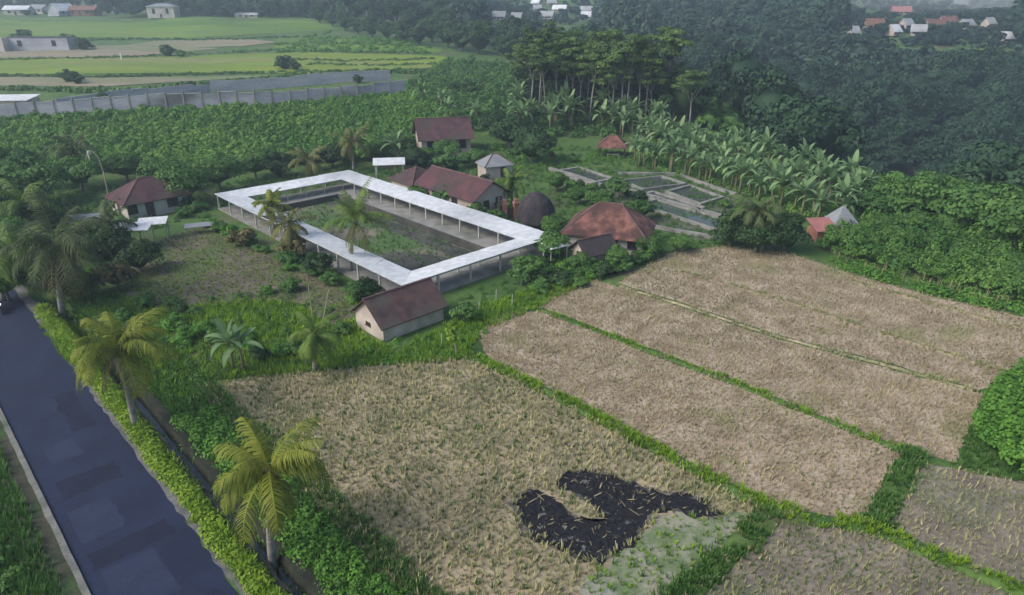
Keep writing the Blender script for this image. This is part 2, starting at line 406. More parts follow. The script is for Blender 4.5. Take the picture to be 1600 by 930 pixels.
def quads(C, N, size, rs, asp=1.6):
    """leaf quads at centres C facing N"""
    n = len(C); N = N / np.linalg.norm(N, axis=1, keepdims=True)
    r = rs.normal(size=(n, 3)); U = np.cross(N, r); U /= np.linalg.norm(U, axis=1, keepdims=True) + 1e-9
    W = np.cross(N, U); sz = (size * rs.uniform(0.6, 1.3, n))[:, None]
    a, b = U * sz * 0.5 * asp, W * sz * 0.5
    bend = N * sz * 0.12
    V = np.stack([C - a, C - b - bend * 0, C + a, C + b], 1) + np.stack([-bend, bend, -bend, bend], 1)
    F = np.arange(n * 4).reshape(n, 4)
    return V.reshape(-1, 3), F

def merge(parts):
    V, F, Tn, o = [], [], [], 0
    for v, f, t in parts:
        V.append(v); F.append(f + o); Tn.append(t); o += len(v)
    return np.concatenate(V), np.concatenate(F), np.concatenate(Tn)

def crown(rx, rz, zc, nclump, nleaf, leaf, seed, core=0.72, flat=0.0, top=None):
    """foliage crown: leaf clumps spread through an uneven ellipsoid"""
    rs = np.random.RandomState(seed); parts = []
    d = rs.normal(size=(nclump, 3)); d /= np.linalg.norm(d, axis=1, keepdims=True)
    d[:, 2] = np.abs(d[:, 2]) * 1.0 - 0.35 * rs.rand(nclump)
    rad = rs.uniform(0.45, 0.95, nclump)
    C = d * rad[:, None] * np.array([rx, rx, rz]) + (0, 0, zc)
    cr = rs.uniform(0.26, 0.48, nclump) * rx * (1.0 if nclump < 30 else 0.8)
    per = max(4, nleaf // nclump)
    for i in range(nclump):
        q = rs.normal(size=(per, 3)); q /= np.linalg.norm(q, axis=1, keepdims=True)
        q[:, 2] = np.where(q[:, 2] < -0.3, -q[:, 2], q[:, 2])
        c = C[i] + q * np.array([1, 1, 0.62 - flat * 0.3]) * (cr[i] * rs.uniform(0.7, 1.08, per))[:, None]
        nn = q + rs.normal(size=(per, 3)) * 0.35 + (0, 0, 0.35)
        v, f = quads(c, nn, leaf, rs)
        t = np.repeat(np.clip(rs.rand() * 0.45 + rs.rand(per) * 0.55, 0, 1), 4)
        parts.append((v, f, t))
    return merge(parts)

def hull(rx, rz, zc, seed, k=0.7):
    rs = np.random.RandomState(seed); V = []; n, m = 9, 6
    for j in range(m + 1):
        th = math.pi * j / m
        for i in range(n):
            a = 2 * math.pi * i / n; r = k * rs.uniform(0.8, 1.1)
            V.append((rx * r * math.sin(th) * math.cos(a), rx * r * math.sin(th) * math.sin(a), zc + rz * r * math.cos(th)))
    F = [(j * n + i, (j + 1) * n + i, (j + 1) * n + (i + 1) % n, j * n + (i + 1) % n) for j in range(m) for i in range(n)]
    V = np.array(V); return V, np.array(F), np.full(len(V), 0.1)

def tuft(nb, h, wd, spread, seed):
    rs = np.random.RandomState(seed); V = []
    for i in range(nb):
        a = rs.uniform(0, 6.28); b = a + 1.57; r = rs.uniform(0, spread * 0.35); hh = h * rs.uniform(0.6, 1.15); ln = rs.uniform(0.1, 1.0) * spread
        x, y = r * math.cos(a), r * math.sin(a); wx, wy = wd * math.cos(b) * 0.5, wd * math.sin(b) * 0.5
        x2, y2 = x + ln * math.cos(a), y + ln * math.sin(a)
        V += [(x - wx, y - wy, 0), (x + wx, y + wy, 0), (x2 + wx * 0.4, y2 + wy * 0.4, hh), (x2 - wx * 0.4, y2 - wy * 0.4, hh)]
    V = np.array(V); return V, np.arange(nb * 4).reshape(nb, 4), np.repeat(rs.rand(nb), 4)

def clump(n, r, h, leaf, seed, zmin=0.15):
    rs = np.random.RandomState(seed)
    q = rs.normal(size=(n, 3)); q /= np.linalg.norm(q, axis=1, keepdims=True); q[:, 2] = np.abs(q[:, 2])
    c = q * np.array([r, r, h]) * rs.uniform(0.55, 1.05, n)[:, None]; c[:, 2] += zmin * h
    v, f = quads(c, q + rs.normal(size=(n, 3)) * 0.4 + (0, 0, 0.4), leaf, rs)
    return v, f, np.repeat(rs.rand(n), 4)

def scatter_pts(poly, step, seed=3, jit=0.35, rowdir=None, rowstep=None):
    rs = np.random.RandomState(seed); poly = np.asarray(poly, float)[:, :2]
    if rowdir is None: rowdir = (1, 0)
    u = np.array(rowdir, float); u /= np.linalg.norm(u); v = np.array((-u[1], u[0])); rowstep = rowstep or step
    pu, pv = poly @ u, poly @ v
    A, B = np.meshgrid(np.arange(pu.min(), pu.max(), step), np.arange(pv.min(), pv.max(), rowstep))
    A = A.ravel() + rs.uniform(-jit, jit, A.size) * step; B = B.ravel() + rs.uniform(-jit, jit, B.size) * rowstep
    x, y = A * u[0] + B * v[0], A * u[1] + B * v[1]
    m = pip(poly, x, y)
    return x[m], y[m]

def scatter(name, protos, poly, step, mat, smin, smax, seed=3, jit=0.35, exclude=None, zoff=0.0, rowdir=None, rowstep=None, label=None, cat=None, kind='stuff', lean=0.0, keep=1.0, zscale=None):
    x, y = scatter_pts(poly, step, seed, jit, rowdir, rowstep); rs = np.random.RandomState(seed + 50)
    m = rs.rand(len(x)) < keep
    for e in (exclude or []): m &= ~pip(e, x, y)
    x, y = x[m], y[m]; z = hgt(x, y) + zoff
    which = rs.randint(0, len(protos), len(x)); parts = []
    for k, p in enumerate(protos):
        i = which == k
        if not i.any(): continue
        P = np.stack([x[i], y[i], z[i]], 1); nn = i.sum()
        s = rs.uniform(smin, smax, nn)
        if zscale is not None: s = np.stack([s, s, s * rs.uniform(zscale[0], zscale[1], nn)], 1)
        parts.append(tile(p, P, rs.uniform(0, 6.28, nn), s, rs.rand(nn), rs.normal(size=(nn, 2)) * lean if lean else None))
    V, F, Tn = merge(parts)
    o = mk(name, V, F, mat, Tn)
    tag(o, label, cat, None, kind)
    return o

# ------------------------------------------------------------------ SETTING: ground
def axis(lo, hi, f0, f1, fine, grow=1.12, cap=9.0):
    a = list(np.arange(f0, f1 + 1e-6, fine)); s = fine
    while a[-1] < hi: s = min(s * grow, cap); a.append(a[-1] + s)
    s = fine; b = [f0]
    while b[-1] > lo: s = min(s * grow, cap); b.append(b[-1] - s)
    return np.array(b[::-1][:-1] + a)
gx = axis(-650, 800, -46, 66, 0.4); gy = axis(-80, 900, 12, 96, 0.4)
GX, GY = np.meshgrid(gx, gy)
GZ = hgt(GX, GY) + 0.0
ny, nx = GX.shape
idx = np.arange(nx * ny).reshape(ny, nx)
GF = np.stack([idx[:-1, :-1], idx[:-1, 1:], idx[1:, 1:], idx[1:, :-1]], -1).reshape(-1, 4)
ground = mk('ground', np.stack([GX, GY, GZ], -1).reshape(-1, 3), GF, M['ground'], smooth=True)
ground['kind'] = 'structure'

def strip(name, o0, o1, t0, t1, z, mat, jl=0.0, jr=0.0, n=90, seed=0, h=None):
    """strip along the road between offsets o0..o1 from its right edge"""
    rs = np.random.RandomState(seed); V = []; F = []
    for i in range(n + 1):
        t = t0 + (t1 - t0) * i / n
        for k, (o, j) in enumerate(((o0, jl), (o1, jr))):
            p = RP + RD * t + RN * (o + rs.uniform(-j, j)); V.append((p[0], p[1], z))
    F = [(2 * i, 2 * i + 1, 2 * i + 3, 2 * i + 2) for i in range(n)]
    if h:
        m = len(V); V += [(a, b, c - h) for a, b, c in V]
        F += [(2 * i, 2 * i + 2, 2 * i + 2 + m, 2 * i + m) for i in range(n)] + [(2 * i + 3, 2 * i + 1, 2 * i + 1 + m, 2 * i + 3 + m) for i in range(n)]
    o = mk(name, V, F, mat); o['kind'] = 'structure'; return o
RT0, RT1 = -60, 75
strip('road', -4.75, 0, RT0, RT1, 0.012, M['asphalt'], 0.03, 0.10, seed=1, n=200)
strip('kerb', -5.02, -4.74, RT0, RT1, 0.12, M['kerb'], 0.03, 0.01, seed=2, h=0.2, n=200)
strip('road_shoulder', 0.0, 0.75, RT0, RT1, 0.018, M['gravel'], 0.10, 0.12, seed=3, n=200)
strip('verge', -6.6, -5.02, RT0, RT1, 0.010, M['verge'], 0.25, 0.0, seed=4, n=200)
def ditch():
    prof = [(1.2, 0.02), (1.68, 0.04), (1.8, -0.4), (1.84, -0.66), (2.26, -0.66), (2.3, -0.4), (2.42, 0.04), (3.0, 0.02)]; V = []; n = 160; rs = np.random.RandomState(8)
    for i in range(n + 1):
        p0 = RP + RD * (-60 + 90 * i / n); j = rs.uniform(-0.07, 0.07)
        for o, z in prof:
            p = p0 + RN * (o + j); V.append((p[0], p[1], z))
    k = len(prof); o = mk('ditch', V, [(i * k + j, i * k + j + 1, (i + 1) * k + j + 1, (i + 1) * k + j) for i in range(n) for j in range(k - 1)], surf('ditch_soil', (0.018, 0.022, 0.017), (0.035, 0.038, 0.026), 0.8, 0.9, bump=0.6, fine=0.3)); o['kind'] = 'structure'
ditch()
strip('ditch_water', 1.85, 2.25, RT0, 24, -0.60, M['water'], seed=5)
for (t, o, l, wd, s) in ((9.8, -3.2, 3.0, 1.9, 1), (4.0, -2.9, 3.6, 2.3, 2), (-2.2, -2.5, 4.4, 2.6, 3), (-8, -2.5, 3.5, 2.3, 6), (17.5, -3.0, 2.2, 1.6, 4)):
    c = RP + RD * t + RN * o
    sheet('road_patch', [c - RD * l / 2 - RN * wd / 2, c + RD * l / 2 - RN * wd / 2, c + RD * l / 2 + RN * wd / 2, c - RD * l / 2 + RN * wd / 2], 0.018, M['asphalt_patch'], jit=0.08, step=0.5, seed=s)

M['asphalt_dark'] = surf('asphalt_dark', (0.008, 0.012, 0.030), (0.011, 0.016, 0.038), 0.8, 0.85, bump=0.25, bscale=25, fine=0.1)
for (t, o, l, wd, s) in ((6.7, -2.4, 1.4, 3.6, 11), (0.6, -2.4, 1.1, 3.9, 12), (13.5, -2.6, 1.8, 3.0, 13), (-5.2, -2.3, 1.0, 4.0, 14), (22, -1.4, 5.5, 1.2, 15)):
    c = RP + RD * t + RN * o
    sheet('road_patch', [c - RD * l / 2 - RN * wd / 2, c + RD * l / 2 - RN * wd / 2, c + RD * l / 2 + RN * wd / 2, c - RD * l / 2 + RN * wd / 2], 0.0155, M['asphalt_dark'], jit=0.12, step=0.4, seed=s)

# ------------------------------------------------------------------ SETTING: rice fields and bunds
def GP(pts): return [G(a, b) for a, b in pts]
bA = [(735, 558), (830, 600), (1000, 690), (1140, 765), (1240, 807), (1362, 826)]
bB = [(835, 482), (1000, 543), (1130, 592), (1290, 657), (1420, 708)]
bC = [(965, 447), (1060, 475), (1200, 522), (1400, 575), (1520, 610)]
bD = [(1060, 425), (1200, 462), (1330, 505), (1500, 560), (1600, 590)]
bE = [(1428, 708), (1400, 760), (1362, 826)]
bF = [(1362, 826), (1440, 862), (1520, 895), (1620, 935), (1700, 965)]
bG = [(1205, 808), (1150, 855), (1060, 935), (1000, 985)]
bH = [(1335, 440), (1420, 465), (1600, 515), (1700, 545)]
F1 = [(300, 605), (420, 590), (560, 575), (735, 562), (830, 604), (1000, 694), (1140, 769), (1200, 800), (1150, 850), (1000, 980), (620, 990), (585, 905), (500, 800), (420, 715), (350, 650)]
F2 = [(745, 525), (765, 503), (800, 488), (845, 487), (1000, 548), (1130, 597), (1290, 661), (1412, 712), (1352, 815), (1240, 800), (1140, 758), (1000, 683), (830, 594), (760, 556)]
F3 = [(842, 478), (880, 450), (930, 437), (968, 450), (1060, 479), (1200, 526), (1400, 579), (1535, 616), (1518, 660), (1494, 722), (1425, 708), (1290, 652), (1130, 587), (1000, 538)]
F4 = [(965, 442), (1000, 422), (1045, 396), (1130, 385), (1240, 398), (1330, 428), (1450, 462), (1620, 500), (1640, 570), (1560, 600), (1525, 608), (1400, 571), (1200, 518), (1060, 471)]
F5 = [(1440, 722), (1640, 762), (1700, 900), (1640, 928), (1520, 885), (1385, 822)]
F6 = [(1212, 815), (1362, 832), (1440, 868), (1600, 940), (1620, 1010), (1000, 1010), (1070, 940), (1155, 862)]
W1, W2, W3, W4, W5, W6 = map(GP, (F1, F2, F3, F4, F5, F6))
sheet('rice_field', W1, 0.012, M['stub_soil'], seed=11)
sheet('rice_field', W2, 0.016, M['stub_soil_b'], seed=12)
sheet('rice_field', W3, 0.008, M['stub_soil_b'], seed=13)
sheet('rice_field', W4, 0.012, M['stub_soil_b'], seed=14)
sheet('rice_field', W5, 0.016, M['stub_soil_g'], seed=15)
sheet('rice_field', W6, 0.008, M['stub_soil_g'], seed=16)
burn = GP([(806, 786), (822, 768), (838, 763), (862, 775), (890, 800), (915, 812), (950, 815), (925, 790), (895, 772), (866, 752), (880, 740), (915, 733), (960, 746), (1030, 770), (1078, 772), (1105, 788), (1128, 808), (1098, 812), (1062, 797), (1025, 800), (1008, 822), (1000, 842), (965, 862), (938, 884), (900, 872), (865, 852), (825, 838), (812, 812)])
weed = GP([(1030, 805), (1062, 800), (1110, 815), (1160, 800), (1195, 812), (1140, 860), (1060, 925), (960, 1000), (880, 960), (930, 890), (965, 866), (1004, 842)])
_bc = np.mean(burn, 0)
sheet('scorched_ground', [_bc + (p - _bc) * 1.07 for p in burn], 0.0165, surf('scorched', (0.07, 0.065, 0.06), (0.18, 0.16, 0.13), 1.2, 0.95, bump=0.7, fine=0.3), jit=0.3, step=0.4, seed=9)
sheet('burnt_patch', burn, 0.022, M['ash'], jit=0.26, step=0.32, seed=5)
sheet('weedy_patch', weed, 0.018, M['weedy'], jit=0.25, step=0.5, seed=6)

def bund(pix, wd, h, mat, seed, name='bund'):
    p = np.array(GP(pix)); rs = np.random.RandomState(seed)
    pts = []
    for a, b in zip(p[:-1], p[1:]):
        n = max(2, int(np.linalg.norm(b - a) / 0.5))
        pts += [a + (b - a) * k / n for k in range(n)]
    pts.append(p[-1]); pts = np.array(pts)
    for _ in range(6): pts[1:-1] = (pts[:-2] + pts[1:-1] * 2 + pts[2:]) / 4
    tg = np.gradient(pts, axis=0); tg /= np.linalg.norm(tg, axis=1, keepdims=True); nr = np.stack([tg[:, 1], -tg[:, 0]], 1)
    V = []; F = []; prof = [(-0.5, 0.0), (-0.34, 0.8), (0.0, 1.0), (0.34, 0.8), (0.5, 0.0)]
    for i in range(len(pts)):
        ww, hh = wd * rs.uniform(0.85, 1.15), h * rs.uniform(0.8, 1.2)
        for a, b in prof:
            q = pts[i] + nr[i] * a * ww; V.append((q[0], q[1], 0.002 + b * hh))
    k = len(prof)
    F = [(i * k + j, i * k + j + 1, (i + 1) * k + j + 1, (i + 1) * k + j) for i in range(len(pts) - 1) for j in range(k - 1)]
    o = mk(name, V, F, mat, smooth=True); o['kind'] = 'structure'
    return pts, nr, wd, h
B = [bund(bA, 0.8, 0.22, M['ground'], 1), bund(bB, 0.5, 0.14, M['ground'], 2), bund(bC, 0.35, 0.10, M['stub_soil'], 3),
     bund(bD, 0.4, 0.09, M['stub_soil'], 4), bund(bE, 1.25, 0.2, M['ground'], 5), bund(bF, 0.8, 0.2, M['ground'], 6), bund(bG, 1.25, 0.22, M['ground'], 7), bund(bH, 0.4, 0.1, M['stub_soil'], 8)]
t_short = [tuft(7, 0.22, 0.05, 0.16, s) for s in range(4)]
t_weed = [tuft(8, 0.35, 0.09, 0.28, s + 20) for s in range(4)]
t_stub = [tuft(6, 0.26, 0.045, 0.13, s + 40) for s in range(6)]
def bund_grass(bs, dens, mat, name, smin, smax, seed, keepw=0.5, label=None):
    rs = np.random.RandomState(seed); P = []
    for (pts, nr, wd, h) in bs:
        n = int(len(pts) * dens * wd)
        i = rs.randint(0, len(pts), n); u = rs.uniform(-keepw, keepw, n) * rs.uniform(0.6, 1.25, n)
        q = pts[i] + nr[i] * (u * wd)[:, None] + rs.uniform(-0.25, 0.25, (n, 2))
        kp = (np.sin(q[:, 0] * 2.1 + q[:, 1] * 1.3) + np.sin(q[:, 0] * 0.7 - q[:, 1] * 1.9) + rs.uniform(-1, 1, n)) > -1.0; q, u = q[kp], u[kp]
        z = np.clip(h * (1 - (np.abs(u) / 0.5) ** 2) * 0.9, 0, h)
        P.append(np.column_stack([q, z]))
    P = np.concatenate(P); parts = []
    w_ = rs.randint(0, 4, len(P))
    for k in range(4):
        i = w_ == k; n = i.sum(); parts.append(tile(t_weed[k], P[i], rs.uniform(0, 6.28, n), rs.uniform(smin, smax, n), rs.rand(n)))
    V, F, Tn = merge(parts); tag(mk(name, V, F, mat, Tn), label, 'grass', None, 'stuff')
bund_grass([B[0], B[5]], 22, M['f_grass'], 'bund_grass', 0.45, 0.95, 1, label='bright green grass along the ridges between the stubble fields')
bund_grass([B[1]], 14, M['f_grass'], 'bund_grass', 0.35, 0.8, 2, label='green grass on the thin ridge across the pale stubble')
bund_grass([B[4], B[6]], 20, M['f_grassdk'], 'bund_grass', 0.5, 1.0, 3, label='deep green grass on the two short cross ridges')
bund_grass([B[0], B[1], B[4], B[5], B[6]], 5, M['f_straw'], 'bund_straw', 0.35, 0.7, 14, label='dry straw tufts mixed into the green ridges')
bund_grass([B[2], B[3], B[7]], 12, M['f_straw'], 'bund_straw', 0.4, 0.8, 4, label='dry yellowish grass on the faint ridges of the far field')

burnP, weedP = np.array(burn), np.array(weed)
rowd = (0.62, 0.78)
def stub(poly, nm, mat, step, seed, ex=None, lab=None, smin=0.55, smax=1.15):
    scatter(nm, t_stub, poly, step, mat, smin, smax, seed=seed, jit=0.22 if seed in (5,) else 0.42, rowdir=rowd, rowstep=step * 1.15, exclude=ex, zoff=0.01, lean=0.24, keep=0.9, label=lab, cat='stubble')
stub(W1, 'rice_stubble', M['f_straw'], 0.24, 1, [np.mean(burnP, 0) + (burnP - np.mean(burnP, 0)) * 0.95, weedP], 'mottled brown rice stubble round the black burnt patch', 0.75, 1.55)
stub(W2, 'rice_stubble', M['f_straw_b'], 0.21, 2, None, 'pale rice stubble in the strip above the bright green ridge')
stub(W3, 'rice_stubble', M['f_straw_b'], 0.22, 3, None, 'pale pinkish rice stubble in the middle strip')
stub(W4, 'rice_stubble', M['f_straw_b'], 0.25, 4, None, 'pale rice stubble in the farthest harvested field')
stub(W5, 'rice_stubble', M['f_straw'], 0.26, 5, None, 'greyish rows of stubble at the right edge')
stub(W6, 'rice_stubble', M['f_straw'], 0.22, 6, None, 'grey green stubble at the bottom right')
def big(poly, e): c = np.mean(poly, 0); return [c + (np.array(p) - c) * (1 + e) for p in poly]
scatter('field_weeds', t_weed, W1, 0.6, M['f_grassdk'], 0.35, 0.9, seed=21, keep=0.62, exclude=[burnP], label='green weeds sprouting through the brown stubble', cat='weeds')
scatter('field_weeds', t_weed, W6, 0.6, M['f_grassdk'], 0.3, 0.6, seed=22, keep=0.4, label='green weeds in the bottom right stubble', cat='weeds')
scatter('field_weeds', t_weed, weed, 0.3, M['f_grass'], 0.35, 0.75, seed=23, keep=0.4, label='green weeds beside the black burnt patch', cat='weeds')
scatter('field_weeds', t_weed, W2 , 1.2, M['f_grassdk'], 0.3, 0.6, seed=24, keep=0.35, label='sparse weeds in the pale stubble strip', cat='weeds')
scatter('field_weeds', t_weed, W4 , 1.1, M['f_grassdk'], 0.3, 0.55, seed=25, keep=0.35, label='sparse weeds in the farthest stubble field', cat='weeds')
scatter('burnt_straw', t_stub, [np.mean(burn, 0) + (p - np.mean(burn, 0)) * 1.04 for p in burn], 0.2, M['ash'], 0.25, 0.6, seed=26, keep=0.6, lean=0.5, zoff=0.02, label='charred straw standing in the black burnt patch', cat='burnt straw')
scatter('straw_ash', t_stub, burn, 0.3, M['f_straw_b'], 0.3, 0.7, seed=27, keep=0.3, lean=1.2, zoff=0.03, label='pale unburnt straw flecks on the black patch', cat='straw')

# ------------------------------------------------------------------ SETTING: yards
YARD = GP([(215, 395), (270, 368), (330, 352), (370, 372), (430, 402), (500, 432), (560, 462), (555, 500), (520, 512), (470, 478), (400, 468), (330, 478), (240, 482), (200, 455)])
sheet('bare_yard', YARD, 0.016, M['soil'], jit=0.5, seed=31)
sheet('bare_ground', GP([(275, 545), (400, 530), (420, 560), (380, 585), (300, 590)]), 0.020, M['dark_soil_wall_shade'], jit=0.4, seed=32)
def wk(a, b): return WS + WA * a + WB * b
inner = [wk(4.9, 4.9), wk(LA - 4.9, 4.9), wk(LA - 4.9, LB - 4.9), wk(4.9, LB - 4.9)]
sheet('courtyard_ground', inner, -0.585, M['court'], jit=0.02, seed=34)
sheet('courtyard_channel', [wk(LA - 7.6, 5.0), wk(LA - 5.1, 5.0), wk(LA - 5.1, LB - 5.5), wk(LA - 7.2, LB - 5.5)], -0.577, M['dark_soil_wall_shade'], jit=0.15, seed=35)
sheet('wet_ground', [wk(5.2, 5.2), wk(11, 5.2), wk(11.5, 9), wk(8.5, 14), wk(5.2, 13)], -0.579, M['dark_soil_wall_shade'], jit=0.4, seed=36)

def ring(z0, z1, d0, d1, mat, name):
    """rectangular ring of paving between two insets"""
    m = MB(); o = [wk(d0, d0), wk(LA - d0, d0), wk(LA - d0, LB - d0), wk(d0, LB - d0)]; i = [wk(d1, d1), wk(LA - d1, d1), wk(LA - d1, LB - d1), wk(d1, LB - d1)]
    vs = [(*p, z1) for p in o] + [(*p, z1) for p in i] + [(*p, z0) for p in o] + [(*p, z0) for p in i]
    fs = [(k, (k + 1) % 4, 4 + (k + 1) % 4, 4 + k) for k in range(4)] + [(8 + k, 8 + (k + 1) % 4, (k + 1) % 4, k) for k in range(4)] + [(4 + k, 4 + (k + 1) % 4, 12 + (k + 1) % 4, 12 + k) for k in range(4)]
    m.add(vs, fs); return m.build(name, mat)
ring(-0.2, 0.16, 0.1, 4.5, M['concrete'], 'walkway_paving')['kind'] = 'structure'
tag(ring(-0.8, 0.2, 4.5, 4.75, M['dark_soil_wall_shade'], 'retaining_wall'), 'low retaining wall sunk round the courtyard, its shade painted dark', 'wall')  # wall takes the dark soil colour to stand in for its shade

# ------------------------------------------------------------------ SETTING: far fields on the plateau
def band(name, top, bot, mat, nx_=60, ny_=4, off=0.12):
    V = []; xs = np.linspace(max(top[0][0], bot[0][0]), min(top[-1][0], bot[-1][0]), nx_)
    ty = np.interp(xs, *zip(*top)); by = np.interp(xs, *zip(*bot))
    for j in range(ny_ + 1):
        for i, x in enumerate(xs):
            p = T(x, by[i] + (ty[i] - by[i]) * j / ny_); V.append((p[0], p[1], p[2] + off))
    F = [(j * nx_ + i, j * nx_ + i + 1, (j + 1) * nx_ + i + 1, (j + 1) * nx_ + i) for j in range(ny_) for i in range(nx_ - 1)]
    o = mk(name, V, F, mat, smooth=True); o['kind'] = 'structure'
band('rice_field', [(-60, 30), (470, 27), (540, 44)], [(-60, 58), (300, 60), (540, 45)], M['rice_green'])
band('rice_field', [(190, 72), (240, 65), (380, 61), (430, 66)], [(190, 73), (240, 76), (380, 73), (430, 67)], M['fallow'], off=0.16)
band('rice_field', [(-60, 79), (200, 71), (340, 76)], [(-60, 93), (200, 89), (340, 77)], M['fallow'], off=0.16)
band('rice_field', [(-60, 95), (300, 88), (480, 82), (690, 88), (720, 98)], [(-60, 118), (300, 114), (500, 116), (690, 110), (720, 99)], M['rice_yellow'])
band('rice_field', [(430, 60), (600, 62), (690, 78)], [(430, 76), (600, 80), (690, 84)], M['rice_green'])
band('rice_field', [(-60, 121), (160, 122), (420, 119)], [(-60, 134), (160, 136), (420, 120)], M['fallow'])

# ------------------------------------------------------------------ covered walkway
def make_walkway():
    root = empty('covered_walkway', (WS[0], WS[1], 0), math.atan2(WA[1], WA[0]))
    tag(root, 'long white corrugated roof on posts forming a rectangle round the sunken courtyard', 'covered walkway')
    # local frame: x along the short side, y along the long side (the footprint is a rectangle)
    W, D, zo, zi, th = 3.0, LB, 2.05, 1.70, 0.05
    xs, ys = LA, LB
    def wing(a0, a1, b0, b1, gaps=(), seed=0, n=10):
        # outer edge a0->a1, inner edge b0->b1
        rs = np.random.RandomState(seed); a0, a1, b0, b1 = map(np.array, (a0, a1, b0, b1)); m = MB()
        for k in range(n):
            if k in gaps: continue
            t0, t1 = k / n, (k + 1) / n
            e = rs.uniform(-0.025, 0.025, 4) + (0.006 if k % 2 else 0)
            q = [a0 + (a1 - a0) * t0, a0 + (a1 - a0) * t1, b0 + (b1 - b0) * t1, b0 + (b1 - b0) * t0]
            vs = [(q[0][0], q[0][1], zo + e[0]), (q[1][0], q[1][1], zo + e[1]), (q[2][0], q[2][1], zi + e[2]), (q[3][0], q[3][1], zi + e[3])]
            n3 = (Vector(vs[1]) - Vector(vs[0])).cross(Vector(vs[2]) - Vector(vs[0]))
            m.slab(vs, [(0, 1, 2, 3)] if n3.z > 0 else [(3, 2, 1, 0)], th)
        m.build('roof', M['roof_white_x'] if abs(a1[0] - a0[0]) > abs(a1[1] - a0[1]) else M['roof_white'], root)
    wing((0, 0), (xs, 0), (W, W), (xs - W, W), n=8, seed=1)
    wing((xs, 0), (xs, ys), (xs - W, W), (xs - W, ys - W), n=16, seed=2)
    wing((xs, ys), (0, ys), (xs - W, ys - W), (W, ys - W), n=8, seed=3)
    wing((0, ys), (0, 0), (W, ys - W), (W, W), gaps=(5,), n=16, seed=4)
    def post(x, y, z):
        m = MB(); m.box(x - 0.07, x + 0.07, y - 0.07, y + 0.07, 0.10, z); m.build('post', M['post'], root)
    nb = 11
    for k in range(nb + 1):
        y = 0.25 + (ys - 0.5) * k / nb; yi = W + 0.1 - 0.3 + (ys - 2 * W + 0.4) * k / nb
        for x, xi in ((0.25, W - 0.2), (xs - 0.25, xs - W + 0.2)):
            post(x, y, 1.97); post(xi, yi, 1.68)
    for k in range(1, 5):
        x = 0.25 + (xs - 0.5) * k / 5; xi = W + (xs - 2 * W) * k / 5
        for y, yi in ((0.25, W - 0.2), (ys - 0.25, ys - W + 0.2)):
            post(x, y, 1.97); post(xi, yi, 1.68)
    for (x0, y0, x1, y1, z) in ((0.25, 0.25, 0.25, ys - 0.25, 1.88), (xs - 0.25, 0.25, xs - 0.25, ys - 0.25, 1.88), (W - 0.2, W - 0.2, W - 0.2, ys - W + 0.2, 1.61), (xs - W + 0.2, W - 0.2, xs - W + 0.2, ys - W + 0.2, 1.61)):
        m = MB(); m.box(x0 - 0.04, x1 + 0.04, y0, y1, z - 0.1, z); m.build('beam', M['post'], root)
    for (y, x0, x1, z) in ((0.25, 0.3, xs - 0.3, 1.88), (ys - 0.25, 0.3, xs - 0.3, 1.88), (W - 0.2, W, xs - W, 1.61), (ys - W + 0.2, W, xs - W, 1.61)):
        m = MB(); m.box(x0, x1, y - 0.04, y + 0.04, z - 0.11, z - 0.01); m.build('beam', M['post'], root)
M['roof_white_x'] = roofmat('roof_white_x', (0.74, 0.77, 0.79), (0.66, 0.69, 0.72), 0.16, ribs=3.2, axis=0, rough=0.5, bump=0.7, c3=(0.49, 0.52, 0.54))
MATS.pop('roof_white', None)
M['roof_white'] = roofmat('roof_white', (0.74, 0.77, 0.79), (0.66, 0.69, 0.72), 0.16, ribs=3.2, axis=1, rough=0.5, bump=0.7, c3=(0.49, 0.52, 0.54))
make_walkway()

